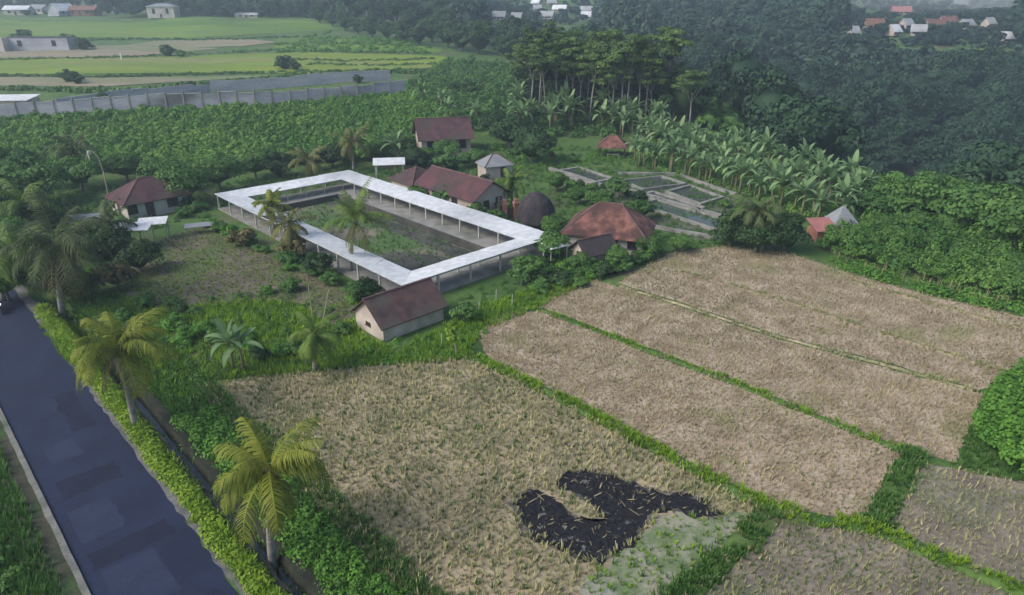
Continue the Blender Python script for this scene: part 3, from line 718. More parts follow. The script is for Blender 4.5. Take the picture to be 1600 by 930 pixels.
# ------------------------------------------------------------------ houses
def house(name, label, cat, pos, rot, L, W, wh, rh, kind='gable', ov=0.45, roof='roof_maroon', wall='cream', doors=(), wins=(), open_=False, th=0.09, ridge=True, group=None):
    """L along local x (ridge), W along local y"""
    z0 = float(hgt(pos[0], pos[1])) - 0.1
    root = empty(name, (pos[0], pos[1], z0), rot); tag(root, label, cat, group)
    l, w_ = L / 2, W / 2; wh += 0.1; rh += 0.1
    if open_:
        for sx in (-1, 1):
            for sy in (-1, 1):
                m = MB(); m.box(sx * (l - 0.15) - 0.08, sx * (l - 0.15) + 0.08, sy * (w_ - 0.15) - 0.08, sy * (w_ - 0.15) + 0.08, 0, wh + 0.03); m.build('post', M['post'] if roof in ('roof_white', 'roof_grey') else M['wood'], root)
    else:
        m = MB()
        if kind == 'gable':
            g = rh - 0.12
            m.add([(-l, -w_, 0), (l, -w_, 0), (l, w_, 0), (-l, w_, 0), (-l, -w_, wh), (l, -w_, wh), (l, w_, wh), (-l, w_, wh), (-l, 0, g), (l, 0, g)],
                  [(0, 1, 5, 4), (1, 2, 6, 9, 5), (2, 3, 7, 6), (3, 0, 4, 8, 7), (4, 5, 9, 8), (7, 8, 9, 6)])
        else: m.box(-l, l, -w_, w_, 0, wh)
        m.build('wall', M[wall], root)
    s = (rh - wh) / w_; ez = wh - ov * s; lo, wo = l + ov, w_ + ov
    m = MB()
    if kind == 'gable':
        m.slab([(-lo, -wo, ez + 0.06), (lo, -wo, ez + 0.06), (lo, 0, rh + 0.06), (-lo, 0, rh + 0.06), (lo, wo, ez + 0.06), (-lo, wo, ez + 0.06)], [(0, 1, 2, 3), (3, 2, 4, 5)], th)
    elif kind == 'hip':
        r = max(0.05, lo - wo)
        m.slab([(-lo, -wo, ez + 0.08), (lo, -wo, ez + 0.08), (lo, wo, ez + 0.08), (-lo, wo, ez + 0.08), (-r, 0, rh + 0.08), (r, 0, rh + 0.08)], [(0, 1, 5, 4), (1, 2, 5), (2, 3, 4, 5), (3, 0, 4)], th)
    elif kind == 'shed':
        m.slab([(-lo, -wo, wh + 0.05), (lo, -wo, wh + 0.05), (lo, wo, rh + 0.05), (-lo, wo, rh + 0.05)], [(0, 1, 2, 3)], th)
    rf = m.build('roof', M[roof], root)
    if ridge and kind in ('gable', 'hip'):
        m = MB(); r = lo if kind == 'gable' else max(0.05, lo - wo)
        if r > 0.1: m.tube([(-r, 0, rh + 0.07), (r, 0, rh + 0.07)], [0.10, 0.10], 6)
        if kind == 'hip':
            for sx in (-1, 1):
                for sy in (-1, 1): m.tube([(sx * r, 0, rh + 0.07), (sx * lo, sy * wo, ez + 0.08)], [0.085, 0.085], 6)
        m.build('ridge_cap', M['roof_ridge'], rf)
    def opening(kind_, side, t, ww, z0_, z1_):
        # side: 's' y=-w, 'n', 'e' x=+l, 'w'
        fr, pn = MB(), MB()
        def put(mb, a0, a1, z0q, z1q, d0, d1):
            if side == 's': mb.box(a0, a1, -w_ - d1, -w_ - d0, z0q, z1q)
            if side == 'n': mb.box(a0, a1, w_ + d0, w_ + d1, z0q, z1q)
            if side == 'e': mb.box(l + d0, l + d1, a0, a1, z0q, z1q)
            if side == 'w': mb.box(-l - d1, -l - d0, a0, a1, z0q, z1q)
        c = t; f = 0.07
        put(fr, c - ww / 2 - f, c + ww / 2 + f, z1_, z1_ + f, 0.0, 0.06)
        put(fr, c - ww / 2 - f, c - ww / 2, z0_, z1_ - 0.002, 0.0, 0.06); put(fr, c + ww / 2, c + ww / 2 + f, z0_, z1_ - 0.002, 0.0, 0.06)
        if kind_ == 'window':
            put(fr, c - ww / 2 - f - 0.05, c + ww / 2 + f + 0.05, z0_ - 0.07, z0_ - 0.003, 0.0, 0.12)
            put(fr, c - 0.025, c + 0.025, z0_ + 0.002, z1_ - 0.004, 0.012, 0.05)
            o = fr.build('window', M['wood'], root); put(pn, c - ww / 2 + 0.001, c + ww / 2 - 0.001, z0_, z1_ - 0.003, 0.002, 0.01); pn.build('pane', M['glass'], o)
        else:
            o = MB(); put(o, c - ww / 2 + 0.001, c + ww / 2 - 0.001, z0_, z1_ - 0.003, 0.002, 0.03); o = o.build('door', M['wood'], root); fr.build('door_frame', M['post'], o)
            h = MB(); put(h, c + ww * 0.32, c + ww * 0.38, 0.95, 1.1, 0.032, 0.08); h.build('handle', M['metal'], o)
    for (sd_, t, ww) in doors: opening('door', sd_, t, ww, 0.1, min(2.05, wh - 0.15))
    for (sd_, t, ww) in wins: opening('window', sd_, t, ww, *((wh * 0.38, wh * 0.8) if wh > 1.65 else (0.85, 1.05)))
    return root
M['roof_ridge'] = surf('ridge_tiles', (0.16, 0.095, 0.09), (0.10, 0.06, 0.06), 1.5, 0.9, fine=0.2)
A45 = math.atan2(WA[1], WA[0])
cB = np.array((-10.0, 45.7)) + WA * 2.95 + WB * 2.0
house('storage_barn', 'small pale block barn with maroon gable roof in front of the white walkway corner', 'barn', cB, A45, 5.9, 4.0, 1.5, 3.05, 'gable', 0.35, 'roof_weathered', 'barn_wall', wins=[('w', 0.1, 0.5)], doors=[('e', 0.3, 0.85)])
house_l = house('village_house', 'maroon hip roofed house at the left beside the curved bamboo pole', 'house', (-46.3, 82), A45 + 0.06, 7.2, 5.6, 2.3, 4.2, 'hip', 0.5, 'roof_maroon', 'whitewash', doors=[('s', -1, 1.0), ('w', 0, 1.0)], wins=[('s', 1.8, 1.2), ('w', 2, 1.0), ('s', -3, 1.0)])
p = T(690, 243)
house('village_house', 'cream house with dark maroon roof standing behind the others among bushes', 'house', (p[0], p[1] + 3), 0.28, 8.4, 6.5, 3.0, 5.6, 'gable', 0.6, 'roof_maroon', 'cream', doors=[('e', 0.3, 1.1)], wins=[('s', -2.6, 1.2), ('s', 0.2, 1.2), ('s', 2.8, 1.0), ('e', -2, 1.0)])
house('roadside_kiosk', 'small open kiosk under a white sheet roof behind the far walkway corner', 'kiosk', (-18.4, 98.5), 0.15, 4.3, 3.0, 2.5, 3.1, 'gable', 0.2, 'roof_white', 'whitewash', open_=True, ridge=False)
house('garden_shed', 'small shed with pale blue grey hip roof behind the long maroon roof', 'shed', (-2.6, 99), 0.4, 4.2, 3.6, 2.3, 3.6, 'hip', 0.3, 'roof_grey', 'cream', doors=[('s', 0.6, 0.9)])
house('village_house', 'long cream building with worn maroon roof beside the white walkway', 'house', (-6.6, 84.5), A45 + math.pi / 2, 11.5, 5.6, 2.5, 4.2, 'gable', 0.5, 'roof_red', 'cream', doors=[('w', 0.8, 1.0)], wins=[('w', -1.3, 0.9), ('n', 2, 1.0), ('n', -2, 1.0)])
house('village_house', 'low dark roofed annex partly behind the flowering tree', 'house', (-13.2, 90.2), A45 + math.pi / 2, 5.0, 5.0, 2.3, 3.8, 'hip', 0.4, 'roof_maroon', 'cream', doors=[('w', 0.0, 0.9)])
house('village_house', 'largest house with mottled orange clay tile hip roof at the corner of the fields', 'house', (10.6, 68.8), -0.32, 8.2, 5.8, 2.3, 4.6, 'hip', 0.6, 'roof_tile', 'whitewash', doors=[('s', 1.0, 1.0), ('e', 0, 1.0)], wins=[('s', 3.0, 0.9), ('s', -1.0, 1.0), ('e', 1.8, 0.9)])
house('storage_shed', 'small cream shed with near black gable roof against the tiled house', 'shed', (8.2, 62.6), 0.55, 3.5, 2.3, 1.9, 2.9, 'gable', 0.4, 'roof_dark', 'cream', doors=[('w', 0.1, 0.7)])
p = T(958, 246)
house('garden_hut', 'small open hut with patchy red and pink hip roof before the banana plants', 'hut', (p[0], p[1] + 1.2), -0.2, 4.4, 3.2, 1.9, 3.3, 'hip', 0.4, 'roof_tile', 'brick', open_=True)
tag(mk('storage_bench', *(lambda m: (m.v, m.f))((lambda m: (m.box(-1.0, 1.0, -0.3, 0.3, 0.42, 0.5), m.box(-0.9, -0.8, -0.25, 0.25, 0, 0.418), m.box(0.8, 0.9, -0.25, 0.25, 0, 0.418), m)[-1])(MB())), M['post'], loc=(p[0], p[1] + 0.3, p[2]), rotz=-0.2), 'white bench under the patchy red hut roof', 'bench')
house('field_hut', 'small hut with grey pyramid roof at the field corner', 'hut', (37.6, 72.5), 0.1, 2.6, 2.6, 1.6, 3.3, 'hip', 0.45, 'roof_grey', 'brick', doors=[('s', 0, 0.8)], ridge=False)
house('field_lean_to', 'low pink roofed lean-to beside the grey pyramid hut', 'lean-to', (34.7, 70.6), 0.1, 2.2, 2.2, 1.3, 2.1, 'shed', 0.2, 'roof_pink', 'brick')

# awnings of the left house
def awning(label, pos, rot, L, W, z, dz, mat, group=None):
    z0 = float(hgt(*pos)); root = empty('awning', (pos[0], pos[1], z0), rot); tag(root, label, 'awning', group)
    m = MB(); m.slab([(-L / 2, -W / 2, z), (L / 2, -W / 2, z), (L / 2, W / 2, z + dz), (-L / 2, W / 2, z + dz)], [(0, 1, 2, 3)], 0.05); m.build('roof', mat, root)
    for sx in (-1, 1):
        for sy in (-1, 1):
            m = MB(); m.box(sx * (L / 2 - 0.2) - 0.05, sx * (L / 2 - 0.2) + 0.05, sy * (W / 2 - 0.2) - 0.05, sy * (W / 2 - 0.2) + 0.05, 0, z - 0.06 + (dz if sy > 0 else 0) * 0.92 + (0.2 / W * dz if sy < 0 else 0) * 0.5); m.build('post', M['post'], root)
g1 = G(182, 357, 2.2); awning('white sheet awning in front of the left maroon roofed house', g1, 0.12, 7.0, 2.0, 2.2, 0.35, M['roof_white_x'])
g1 = G(238, 347, 2.0); awning('short pale awning at the right end of the left house', g1, 0.3, 3.0, 2.0, 2.0, 0.3, M['roof_white_x'])
g1 = G(130, 345, 2.0); awning('grey sheet awning left of the maroon roofed house', g1, 0.2, 4.4, 3.4, 2.0, 0.3, M['roof_grey'])
g1 = G(312, 352, 0.9); awning('low pale sheet shelter on the yard beside the left house', g1, 0.4, 3.2, 1.3, 0.9, 0.15, M['roof_grey'])
g1 = G(868, 383, 2.2); awning('tiny white awning at the right corner of the walkway', g1, 0.6, 2.4, 1.6, 2.2, 0.2, M['roof_white_x'])

# dark rounded thatched hut
def thatched():
    c = T(838, 362); root = empty('thatched_hut', (c[0], c[1] + 2.2, 0)); tag(root, 'tall dark rounded thatched hut between the maroon and the orange roofs', 'hut')
    m = MB(); m.tube([(0, 0, 0), (0, 0, 1.4)], [1.9, 1.9], 20); m.build('wall', M['wood'], root)
    prof = [(2.45, 0.8), (2.4, 1.3), (2.2, 2.1), (1.85, 2.9), (1.35, 3.5), (0.75, 3.95), (0.2, 4.2), (0.02, 4.25)]
    V = []; n = 28; rs = np.random.RandomState(3)
    for r, z in prof:
        for k in range(n):
            a = 2 * math.pi * k / n; rr = r * rs.uniform(0.97, 1.03); V.append((rr * math.cos(a), rr * math.sin(a), z + (rs.uniform(-0.08, 0.02) if z == 0.9 else 0)))
    F = [(j * n + i, j * n + (i + 1) % n, (j + 1) * n + (i + 1) % n, (j + 1) * n + i) for j in range(len(prof) - 1) for i in range(n)]
    mk('roof', V, F, M['thatch'], parent=root, smooth=True)
thatched()
# brick gateway
c = T(797, 352); root = empty('brick_gateway', (c[0], c[1] + 1, 0), 0.3); tag(root, 'narrow orange brick gateway with dark posts beside the dark rounded hut', 'gateway')
for sx in (-1, 1):
    m = MB(); m.box(sx * 0.75 - 0.3, sx * 0.75 + 0.3, -0.3, 0.3, 0, 2.3); m.box(sx * 0.75 - 0.38, sx * 0.75 + 0.38, -0.38, 0.38, 2.303, 2.5); m.box(sx * 0.75 - 0.22, sx * 0.75 + 0.22, -0.22, 0.22, 2.503, 2.9); m.build('pillar', M['brick'], root)
m = MB(); m.box(-0.44, 0.44, -0.05, 0.05, 0.05, 1.9); m.build('gate_leaf', M['wood'], root)
c = T(781, 350); m = MB(); m.tube([(c[0], c[1], 0), (c[0], c[1], 3.2)], [0.28, 0.22], 8); tag(m.build('dark_post', M['thatch']), 'thick near black post left of the brick gateway', 'post')

# fish ponds
def pond(label, pix, rim=0.28, h=0.45):
    q = np.array([T(a, b)[:2] for a, b in pix]); c = q.mean(0); z0 = float(hgt(*c))
    root = empty('fish_pond', (c[0], c[1], z0)); tag(root, label, 'pond', 'fish ponds')
    q = q - c
    area = sum(q[i][0] * q[(i + 1) % 4][1] - q[(i + 1) % 4][0] * q[i][1] for i in range(4))
    if area < 0: q = q[::-1]
    L = np.linalg.norm(q, axis=1, keepdims=True); i_ = q * (1 - 1.5 * rim / L); o_ = q * (1 + 0.6 * rim / L)
    n = 4; vs = [(*a, h) for a in o_] + [(*a, h) for a in i_] + [(*a, -0.2) for a in o_] + [(*a, -0.2) for a in i_]
    fs = [(k, (k + 1) % 4, 4 + (k + 1) % 4, 4 + k) for k in range(4)] + [(8 + k, 8 + (k + 1) % 4, (k + 1) % 4, k) for k in range(4)] + [(4 + k, 4 + (k + 1) % 4, 12 + (k + 1) % 4, 12 + k) for k in range(4)]
    mk('rim', vs, fs, M['concrete'], parent=root)
    m = q * (1 - 0.7 * rim / L); mk('water', [(*a, h - 0.28) for a in m], [(0, 1, 2, 3)], M['pond'], parent=root)
pond('rear concrete fish pond nearest the banana plants', [(968, 285), (1035, 277), (1072, 291), (1005, 300)])
pond('right concrete fish pond pointing to the pink roofed lean-to', [(1040, 303), (1078, 293), (1130, 312), (1094, 323)])
pond('overgrown pond left of the others behind the thatched hut', [(866, 270), (905, 262), (960, 284), (925, 292)])
pond('long narrow pond nearest the stubble fields', [(995, 322), (1030, 314), (1158, 356), (1128, 366)])
pond('middle shallow pond between the narrow one and the rear one', [(1000, 308), (1020, 303), (1100, 328), (1085, 334)])
sheet('pond_bank', [T(a, b)[:2] for a, b in ((850, 275), (930, 255), (1060, 272), (1150, 312), (1165, 365), (1090, 378), (1010, 350), (940, 330))], 0.008, surf('bank_soil', (0.07, 0.085, 0.05), (0.12, 0.125, 0.085), 0.3, 0.95, c3=(0.05, 0.085, 0.035), fine=0.2), jit=0.5, seed=41)

def wall_run(name, label, pix, h, th, mat, posts=True, hs=None):
    pts = [T(a, b) for a, b in pix]; root = empty(name, tuple(pts[0])); tag(root, label, 'wall'); o = pts[0]
    m = MB(); P = []
    for a, b in zip(pts[:-1], pts[1:]):
        n = max(1, int(np.linalg.norm((b - a)[:2]) / 3.2))
        P += [a + (b - a) * k / n for k in range(n)]
    P.append(pts[-1]); rs = np.random.RandomState(5); pm = MB(); cm = MB()
    for k in range(len(P) - 1):
        a, b = P[k] - o, P[k + 1] - o; d = (b - a)[:2]; d = d / np.linalg.norm(d); nn = np.array((-d[1], d[0])) * th / 2
        za, zb = float(hgt(*P[k][:2])) - o[2] - 0.3, float(hgt(*P[k + 1][:2])) - o[2] - 0.3
        hh = h + 0.3 + (rs.uniform(-0.25, 0.1) if hs is None else 0)
        vs = [(*(a[:2] - nn), za), (*(b[:2] - nn), zb), (*(b[:2] + nn), zb), (*(a[:2] + nn), za), (*(a[:2] - nn), za + hh), (*(b[:2] - nn), zb + hh), (*(b[:2] + nn), zb + hh), (*(a[:2] + nn), za + hh)]
        m.add(vs, [(3, 2, 1, 0), (4, 5, 6, 7), (0, 1, 5, 4), (1, 2, 6, 5), (2, 3, 7, 6), (3, 0, 4, 7)])
        if posts: pm.box(a[0] - 0.16, a[0] + 0.16, a[1] - 0.22, a[1] + 0.22, za, za + h + 0.55)
        if rs.rand() < 0.35 and hs is None:
            c0, c1 = a + (b - a) * 0.1, a + (b - a) * 0.9
            cm.add([(*(c0[:2] - nn * 1.5), za + hh + 0.003), (*(c1[:2] - nn * 1.5), zb + hh + 0.003), (*(c1[:2] + nn * 1.5), zb + hh + 0.003), (*(c0[:2] + nn * 1.5), za + hh + 0.003),
                    (*(c0[:2] - nn * 1.5), za + hh + 0.12), (*(c1[:2] - nn * 1.5), zb + hh + 0.12), (*(c1[:2] + nn * 1.5), zb + hh + 0.12), (*(c0[:2] + nn * 1.5), za + hh + 0.12)], [(3, 2, 1, 0), (4, 5, 6, 7), (0, 1, 5, 4), (1, 2, 6, 5), (2, 3, 7, 6), (3, 0, 4, 7)])
    m.build('wall_panel', mat, root)
    if posts: pm.build('pier', M['concrete'], root)
    if cm.v: cm.build('coping', M['post'], root)
wall_run('garden_wall', 'low concrete wall running left above the overgrown pond', [(858, 266), (900, 278), (940, 292)], 0.5, 0.45, M['concrete'], posts=False, hs=1)
wall_run('garden_wall', 'long low concrete wall between the ponds and the tiled house', [(985, 300), (1060, 322), (1172, 353)], 0.45, 0.5, M['concrete'], posts=False, hs=1)
wall_run('garden_wall', 'low concrete wall on the field side of the ponds', [(965, 345), (1050, 362), (1120, 374)], 0.4, 0.4, M['concrete'], posts=False, hs=1)
wall_run('garden_wall', 'low concrete wall behind the rear pond by the banana plants', [(965, 273), (1060, 274), (1150, 306)], 0.4, 0.5, M['concrete'], posts=False, hs=1)
wall_run('block_wall', 'long grey block wall behind the cassava field', [(-60, 196), (120, 186), (400, 172), (560, 160), (634, 152)], 3.7, 0.25, M['block'])
wall_run('block_wall', 'lower weathered block wall behind the long grey wall', [(330, 143), (480, 134), (610, 126)], 2.7, 0.25, M['block'], posts=False)
wall_run('block_wall', 'broken short wall with bushes left of the weathered wall', [(90, 168), (180, 156), (330, 146)], 2.0, 0.25, M['block'], posts=False)
wall_run('block_wall', 'short wall at the left edge beside the white roofed shed', [(-40, 178), (40, 176), (88, 170)], 1.7, 0.25, M['block'], posts=False)
p = T(12, 180); house('storage_shed', 'shed with bright white roof at the left edge inside the block wall', 'shed', (p[0], p[1] + 3), 0.1, 7.5, 5, 2.6, 3.2, 'shed', 0.3, 'roof_white', 'cream', doors=[('s', 0, 1.2)])
# unfinished block building
p = T(60, 80); house('unfinished_building', 'long grey roofless block building with a white end in the far field', 'building', (p[0], p[1] + 3), 0.03, 22, 6, 4.2, 4.5, 'shed', 0.05, 'roof_dark', 'block', wins=[('s', -6, 1.4), ('s', 6, 1.4)])
m = MB(); m.box(-1.2, 1.2, -3.1, 0, 0, 4.6); tag(m.build('water_tower', M['whitewash'], loc=(p[0] - 10.8, p[1] - 0.3, p[2])), 'narrow white block at the left end of the grey building', 'outbuilding')
p = T(191, 95); m = MB(); m.tube([(0, 0, -0.2), (0, 0, 2.1)], [0.32, 0.26], 10); m.tube([(0, 0, 2.1), (0, 0, 2.4)], [0.26, 0.08], 10); tag(m.build('marker_post', M['petal'], loc=tuple(p)), 'small white marker post alone in the far green field', 'marker')

# ------------------------------------------------------------------ curved bamboo pole
def penjor():
    b = T(172, 330); y = b[1]; root = empty('bamboo_pole', tuple(b)); tag(root, 'tall bamboo pole with drooping curved tip beside the left maroon roof', 'pole')
    pix = [(172, 330), (168, 300), (162, 270), (153, 245), (144, 236), (137, 238), (134, 250), (134, 264)]
    pts = []
    for px, py in pix:
        a, r = ray(px, py); pts.append((a * y - b[0], 0.0, CAM_H - r * y - b[2]))
    pts[0] = (0, 0, 0)
    m = MB(); m.tube(pts, [0.09, 0.08, 0.07, 0.06, 0.05, 0.045, 0.04, 0.03], 6); m.build('pole', M['bamboo'], root)
    e = pts[5]; m = MB(); m.tube([(e[0], 0, e[2]), (e[0], 0, e[2] - 0.9)], [0.14, 0.05], 6); m.tube([(e[0] + 0.05, 0.1, e[2] + 0.15), (e[0] + 0.05, 0.1, e[2] - 0.3)], [0.18, 0.18], 6); m.build('hanging_ornament', M['petal'], root)
penjor()
for (a, b, tpy, dx, lab) in ((489, 500, 445, 0, 'left straight bamboo stake behind the dry palm'), (505, 500, 452, 0.8, 'leaning bamboo stake right of the straight one')):
    p = T(a, b); h = Zat(tpy, p[1]); m = MB(); m.tube([(0, 0, 0), (dx * 0.5, 0, h * 0.5), (dx, 0, h)], [0.06, 0.055, 0.045], 6); tag(m.build('bamboo_stake', M['bamboo'], loc=tuple(p)), lab, 'stake', 'bamboo stakes behind the dry palm')

# ------------------------------------------------------------------ palms
def frond(L, seed, lift, droop, nl=22, lw=0.10, ll=0.75, dead=False):
    rs = np.random.RandomState(seed); V = []; F = []; Tn = []
    pts = []; a = lift; x = z = 0.0; n = 14
    for i in range(n + 1):
        pts.append((x, z)); x += math.cos(a) * L / n; z += math.sin(a) * L / n; a -= droop / n * (0.5 + i / n)
    pts = np.array(pts)
    def at(s): k = s * n; i = min(int(k), n - 1); return pts[i] + (pts[i + 1] - pts[i]) * (k - i)
    # rachis
    for i in range(n + 1):
        r = 0.05 * (1 - i / n) + 0.012; V += [(pts[i][0], -r, pts[i][1]), (pts[i][0], r, pts[i][1])]; Tn += [0.9, 0.9]
    F += [(2 * i, 2 * i + 1, 2 * i + 3, 2 * i + 2) for i in range(n)]
    for side in (-1, 1):
        for k in range(nl):
            s = 0.12 + 0.86 * (k + rs.rand() * 0.5) / nl; p = at(s); q = at(min(1, s + 0.03))
            l = ll * (math.sin(math.pi * min(1, s * 0.86 + 0.12)) ** 0.6) * rs.uniform(0.8, 1.1); fw = 0.45 + 0.3 * s
            d = np.array((q[0] - p[0], q[1] - p[1])); d = d / (np.linalg.norm(d) + 1e-9)
            dz = -(0.25 + 0.75 * rs.rand()) * l * (1.6 if dead else 1.0)
            tip = np.array((p[0] + d[0] * l * fw, side * l * 0.8, p[1] + d[1] * l * fw + dz)); mid = np.array((p[0] + d[0] * l * fw * 0.5, side * l * 0.48, p[1] + d[1] * l * fw * 0.5 + dz * 0.22))
            o = len(V); hw = np.array((d[0], 0, d[1])) * lw * 0.5
            b = np.array((p[0], 0, p[1])); V += [tuple(b - hw), tuple(b + hw), tuple(mid + hw * 1.3), tuple(mid - hw * 1.3), tuple(tip + hw * 0.25), tuple(tip - hw * 0.25)]
            F += [(o, o + 1, o + 2, o + 3), (o + 3, o + 2, o + 4, o + 5)]; Tn += [rs.rand()] * 6
    return np.array(V), np.array(F), np.array(Tn)

def rotated(fr, az, loc):
    V, F, Tn = fr; c, s = math.cos(az), math.sin(az)
    return np.stack([V[:, 0] * c - V[:, 1] * s + loc[0], V[:, 0] * s + V[:, 1] * c + loc[1], V[:, 2] + loc[2]], 1), F, Tn

def palm(label, base, top, nf, L, mat, seed, separate=False, tr=0.16, skew=None, dead=3, mat_dead='f_palm_b', cat='palm', droop=(1.2, 2.3), lift=(-0.1, 1.25), wind=0.0, coconuts=False, name='coconut_palm'):
    rs = np.random.RandomState(seed); root = empty(name, tuple(base)); tag(root, label, cat)
    top = np.array(top) - np.array(base); m = MB(); pts = []; rad = []
    for i in range(9):
        t = i / 8; pts.append((top[0] * t ** 1.5, top[1] * t ** 1.5, top[2] * t)); rad.append(tr * (1.35 - 0.6 * t) if i else tr * 1.7)
    m.tube(pts, rad, 8); m.build('trunk', M['palm_trunk'], root, smooth=True)
    fr = []
    for k in range(nf):
        az = 2.4 * k + rs.uniform(-0.45, 0.45); f = k / max(1, nf - 1)
        lf = lift[1] + (lift[0] - lift[1]) * f + rs.uniform(-0.25, 0.25)
        if skew is not None:
            lf += 0.35 * math.cos(az - skew) * wind
        fr.append(rotated(frond(L * rs.uniform(0.7, 1.12), seed * 50 + k, lf, droop[0] + (droop[1] - droop[0]) * f, nl=30 if separate else 18, lw=0.06 if separate else 0.12, ll=L * 0.22), az, top))
    dd = [rotated(frond(L * rs.uniform(0.6, 0.85), seed * 50 + 90 + k, -0.7, 1.2, nl=12, ll=L * 0.16, lw=0.12, dead=True), rs.uniform(0, 6.28), top + (0, 0, -0.1)) for k in range(dead)]
    if separate:
        for v, f, t in fr: mk('frond', v, f, M[mat], t, root)
        for v, f, t in dd: tag(mk('frond', v, f, M[mat_dead], t, root), 'dead brown frond')
    else:
        v, f, t = merge(fr + dd); mk('crown', v, f, M[mat], t, root)
    if coconuts:
        m = MB()
        for k in range(6):
            a = k * 1.05; c = top + np.array((0.28 * math.cos(a), 0.28 * math.sin(a), -0.3)); m.tube([c + (0, 0, -0.14), c + (0, 0, -0.07), c + (0, 0, 0.07), c + (0, 0, 0.14)], [0.03, 0.12, 0.12, 0.03], 7)
        m.build('coconuts', M['f_palm_b'], root)
    # crown shaft
    m = MB(); m.tube([top + (0, 0, -0.5), top + (0, 0, -0.1), top + (0, 0, 0.35)], [tr * 0.8, tr * 1.9, tr * 0.5], 8); m.build('crown_shaft', M['f_brown'], root)
    return root
def ptop(base, px, py):       # a point at the base's depth seen at px,py
    a, r = ray(px, py); return (a * base[1], base[1], CAM_H - r * base[1])
b = T(213, 668); palm('yellowish coconut palm beside the road left of the ditch', b, ptop(b, 185, 545), 22, 3.9, 'f_palm_y', 1, True, tr=0.15, coconuts=True, dead=3, skew=math.pi, wind=0.5)
b = T(428, 893); palm('yellowish coconut palm nearest the camera over the ditch', b, ptop(b, 420, 735), 19, 3.6, 'f_palm_y', 2, True, tr=0.16, dead=4, coconuts=True, droop=(1.2, 2.4))
b = T(100, 500); palm('large shaggy dark palm at the left behind the road bend', b, ptop(b, 90, 385), 26, 5.6, 'f_palm_dk', 3, True, tr=0.2, dead=9, mat_dead='f_brown')
b = T(548, 425); palm('upright green coconut palm in front of the courtyard middle', b, ptop(b, 556, 345), 15, 4.2, 'f_palm_g', 4, True, tr=0.15, dead=3, lift=(0.3, 1.45), droop=(0.9, 1.9))
b = T(447, 395); palm('short brownish palm over the left walkway roof', b, ptop(b, 452, 352), 12, 3.2, 'f_palm_b', 5, False, tr=0.13, dead=4)
b = T(553, 268); palm('brownish coconut palm behind the far walkway corner', b, ptop(b, 550, 222), 15, 4.0, 'f_palm_b', 6, False, tr=0.15, dead=3)
b = T(492, 580); palm('dry grey green young palm on the grass left of the barn', b, ptop(b, 492, 525), 14, 2.6, 'f_palm_g', 7, True, tr=0.12, dead=2, droop=(1.6, 2.6))
b = T(115, 290); palm('dark palm behind the bamboo pole', b, ptop(b, 113, 232), 18, 5.0, 'f_palm_dk', 8, False, tr=0.17, dead=5)
b = T(800, 325); palm('narrow palm between the long maroon roof and the thatched hut', b, ptop(b, 800, 285), 13, 3.2, 'f_palm_g', 9, False, tr=0.13, dead=4, lift=(0.0, 1.45))
b = T(482, 285); palm('low rusty brown palm behind the left walkway roof', b, ptop(b, 480, 250), 14, 3.6, 'f_palm_b', 10, False, tr=0.14, dead=5)
b = T(20, 380); palm('pale green palm at the left edge above the road', b, ptop(b, 35, 318), 18, 4.6, 'f_palm_g', 11, False, tr=0.15, dead=2)
b = T(1190, 392); palm('olive drooping palm left of the pink lean-to', b, ptop(b, 1185, 330), 18, 3.4, 'f_palm_dk', 12, False, tr=0.15, dead=5, droop=(1.5, 2.6))
b = T(150, 392); palm('olive palm among the dark trees in front of the left house', b, ptop(b, 165, 352), 16, 3.6, 'f_palm_dk', 14, False, tr=0.15, dead=6)
b = T(5, 470); palm('drooping palm at the left edge just above the road end', b, ptop(b, 22, 395), 18, 4.2, 'f_palm_g', 15, False, tr=0.16, dead=4)
b = T(430, 372); palm('yellow green palm over the broken left roof', b, ptop(b, 425, 322), 13, 2.9, 'f_palm_y', 16, False, tr=0.13, dead=3, lift=(0.1, 1.45))
b = T(880, 150); palm('small palm left of the tall grove', b, ptop(b, 880, 112), 12, 3.4, 'f_palm_g', 13, False, tr=0.15, dead=2)

# ------------------------------------------------------------------ banana plants
def banana_leaf(L, wd, seed, lift, droop):
    rs = np.random.RandomState(seed); n = 7; a = lift; x = z = 0.0; V = []; F = []; Tn = []
    tt = rs.rand()
    for i in range(n + 1):
        t = i / n; ww = wd * 0.5 * max(0.05, math.sin(math.pi * min(1, 0.06 + t * 0.93)) ** 0.55) if t > 0.12 else 0.03
        s = ww * 0.35
        V += [(x, -ww, z + s), (x, 0, z), (x, ww, z + s)]; Tn += [tt * 0.8, min(1, tt + 0.3), tt * 0.8]
        x += math.cos(a) * L / n; z += math.sin(a) * L / n; a -= droop / n
    for i in range(n):
        k = 3 * i; F += [(k, k + 1, k + 4, k + 3), (k + 1, k + 2, k + 5, k + 4)]
    return np.array(V), np.array(F), np.array(Tn)
def banana_parts(seed, H=2.2, nl=8, L=2.0, wd=0.6):
    rs = np.random.RandomState(seed); fr = []
    for k in range(nl):
        az = 2.4 * k + rs.uniform(-0.3, 0.3); f = k / (nl - 1)
        fr.append(rotated(banana_leaf(L * rs.uniform(0.8, 1.1), wd * rs.uniform(0.8, 1.15), seed * 31 + k, 1.45 - 0.95 * f, 0.5 + 1.5 * f), az, (0, 0, H)))
    return fr
def banana_proto(seed, **k):
    H = k.get('H', 2.2); root = empty('banana_plant', (0, 0, 0)); m = MB(); m.tube([(0, 0, -0.1), (0.03, 0, H * 0.5), (0, 0, H + 0.1)], [0.15, 0.12, 0.07], 7); m.build('stem', M['stem'], root, smooth=True)
    v, f, t = merge(banana_parts(seed, **k)); mk('leaves', v, f, M['f_banana'], t, root); return root
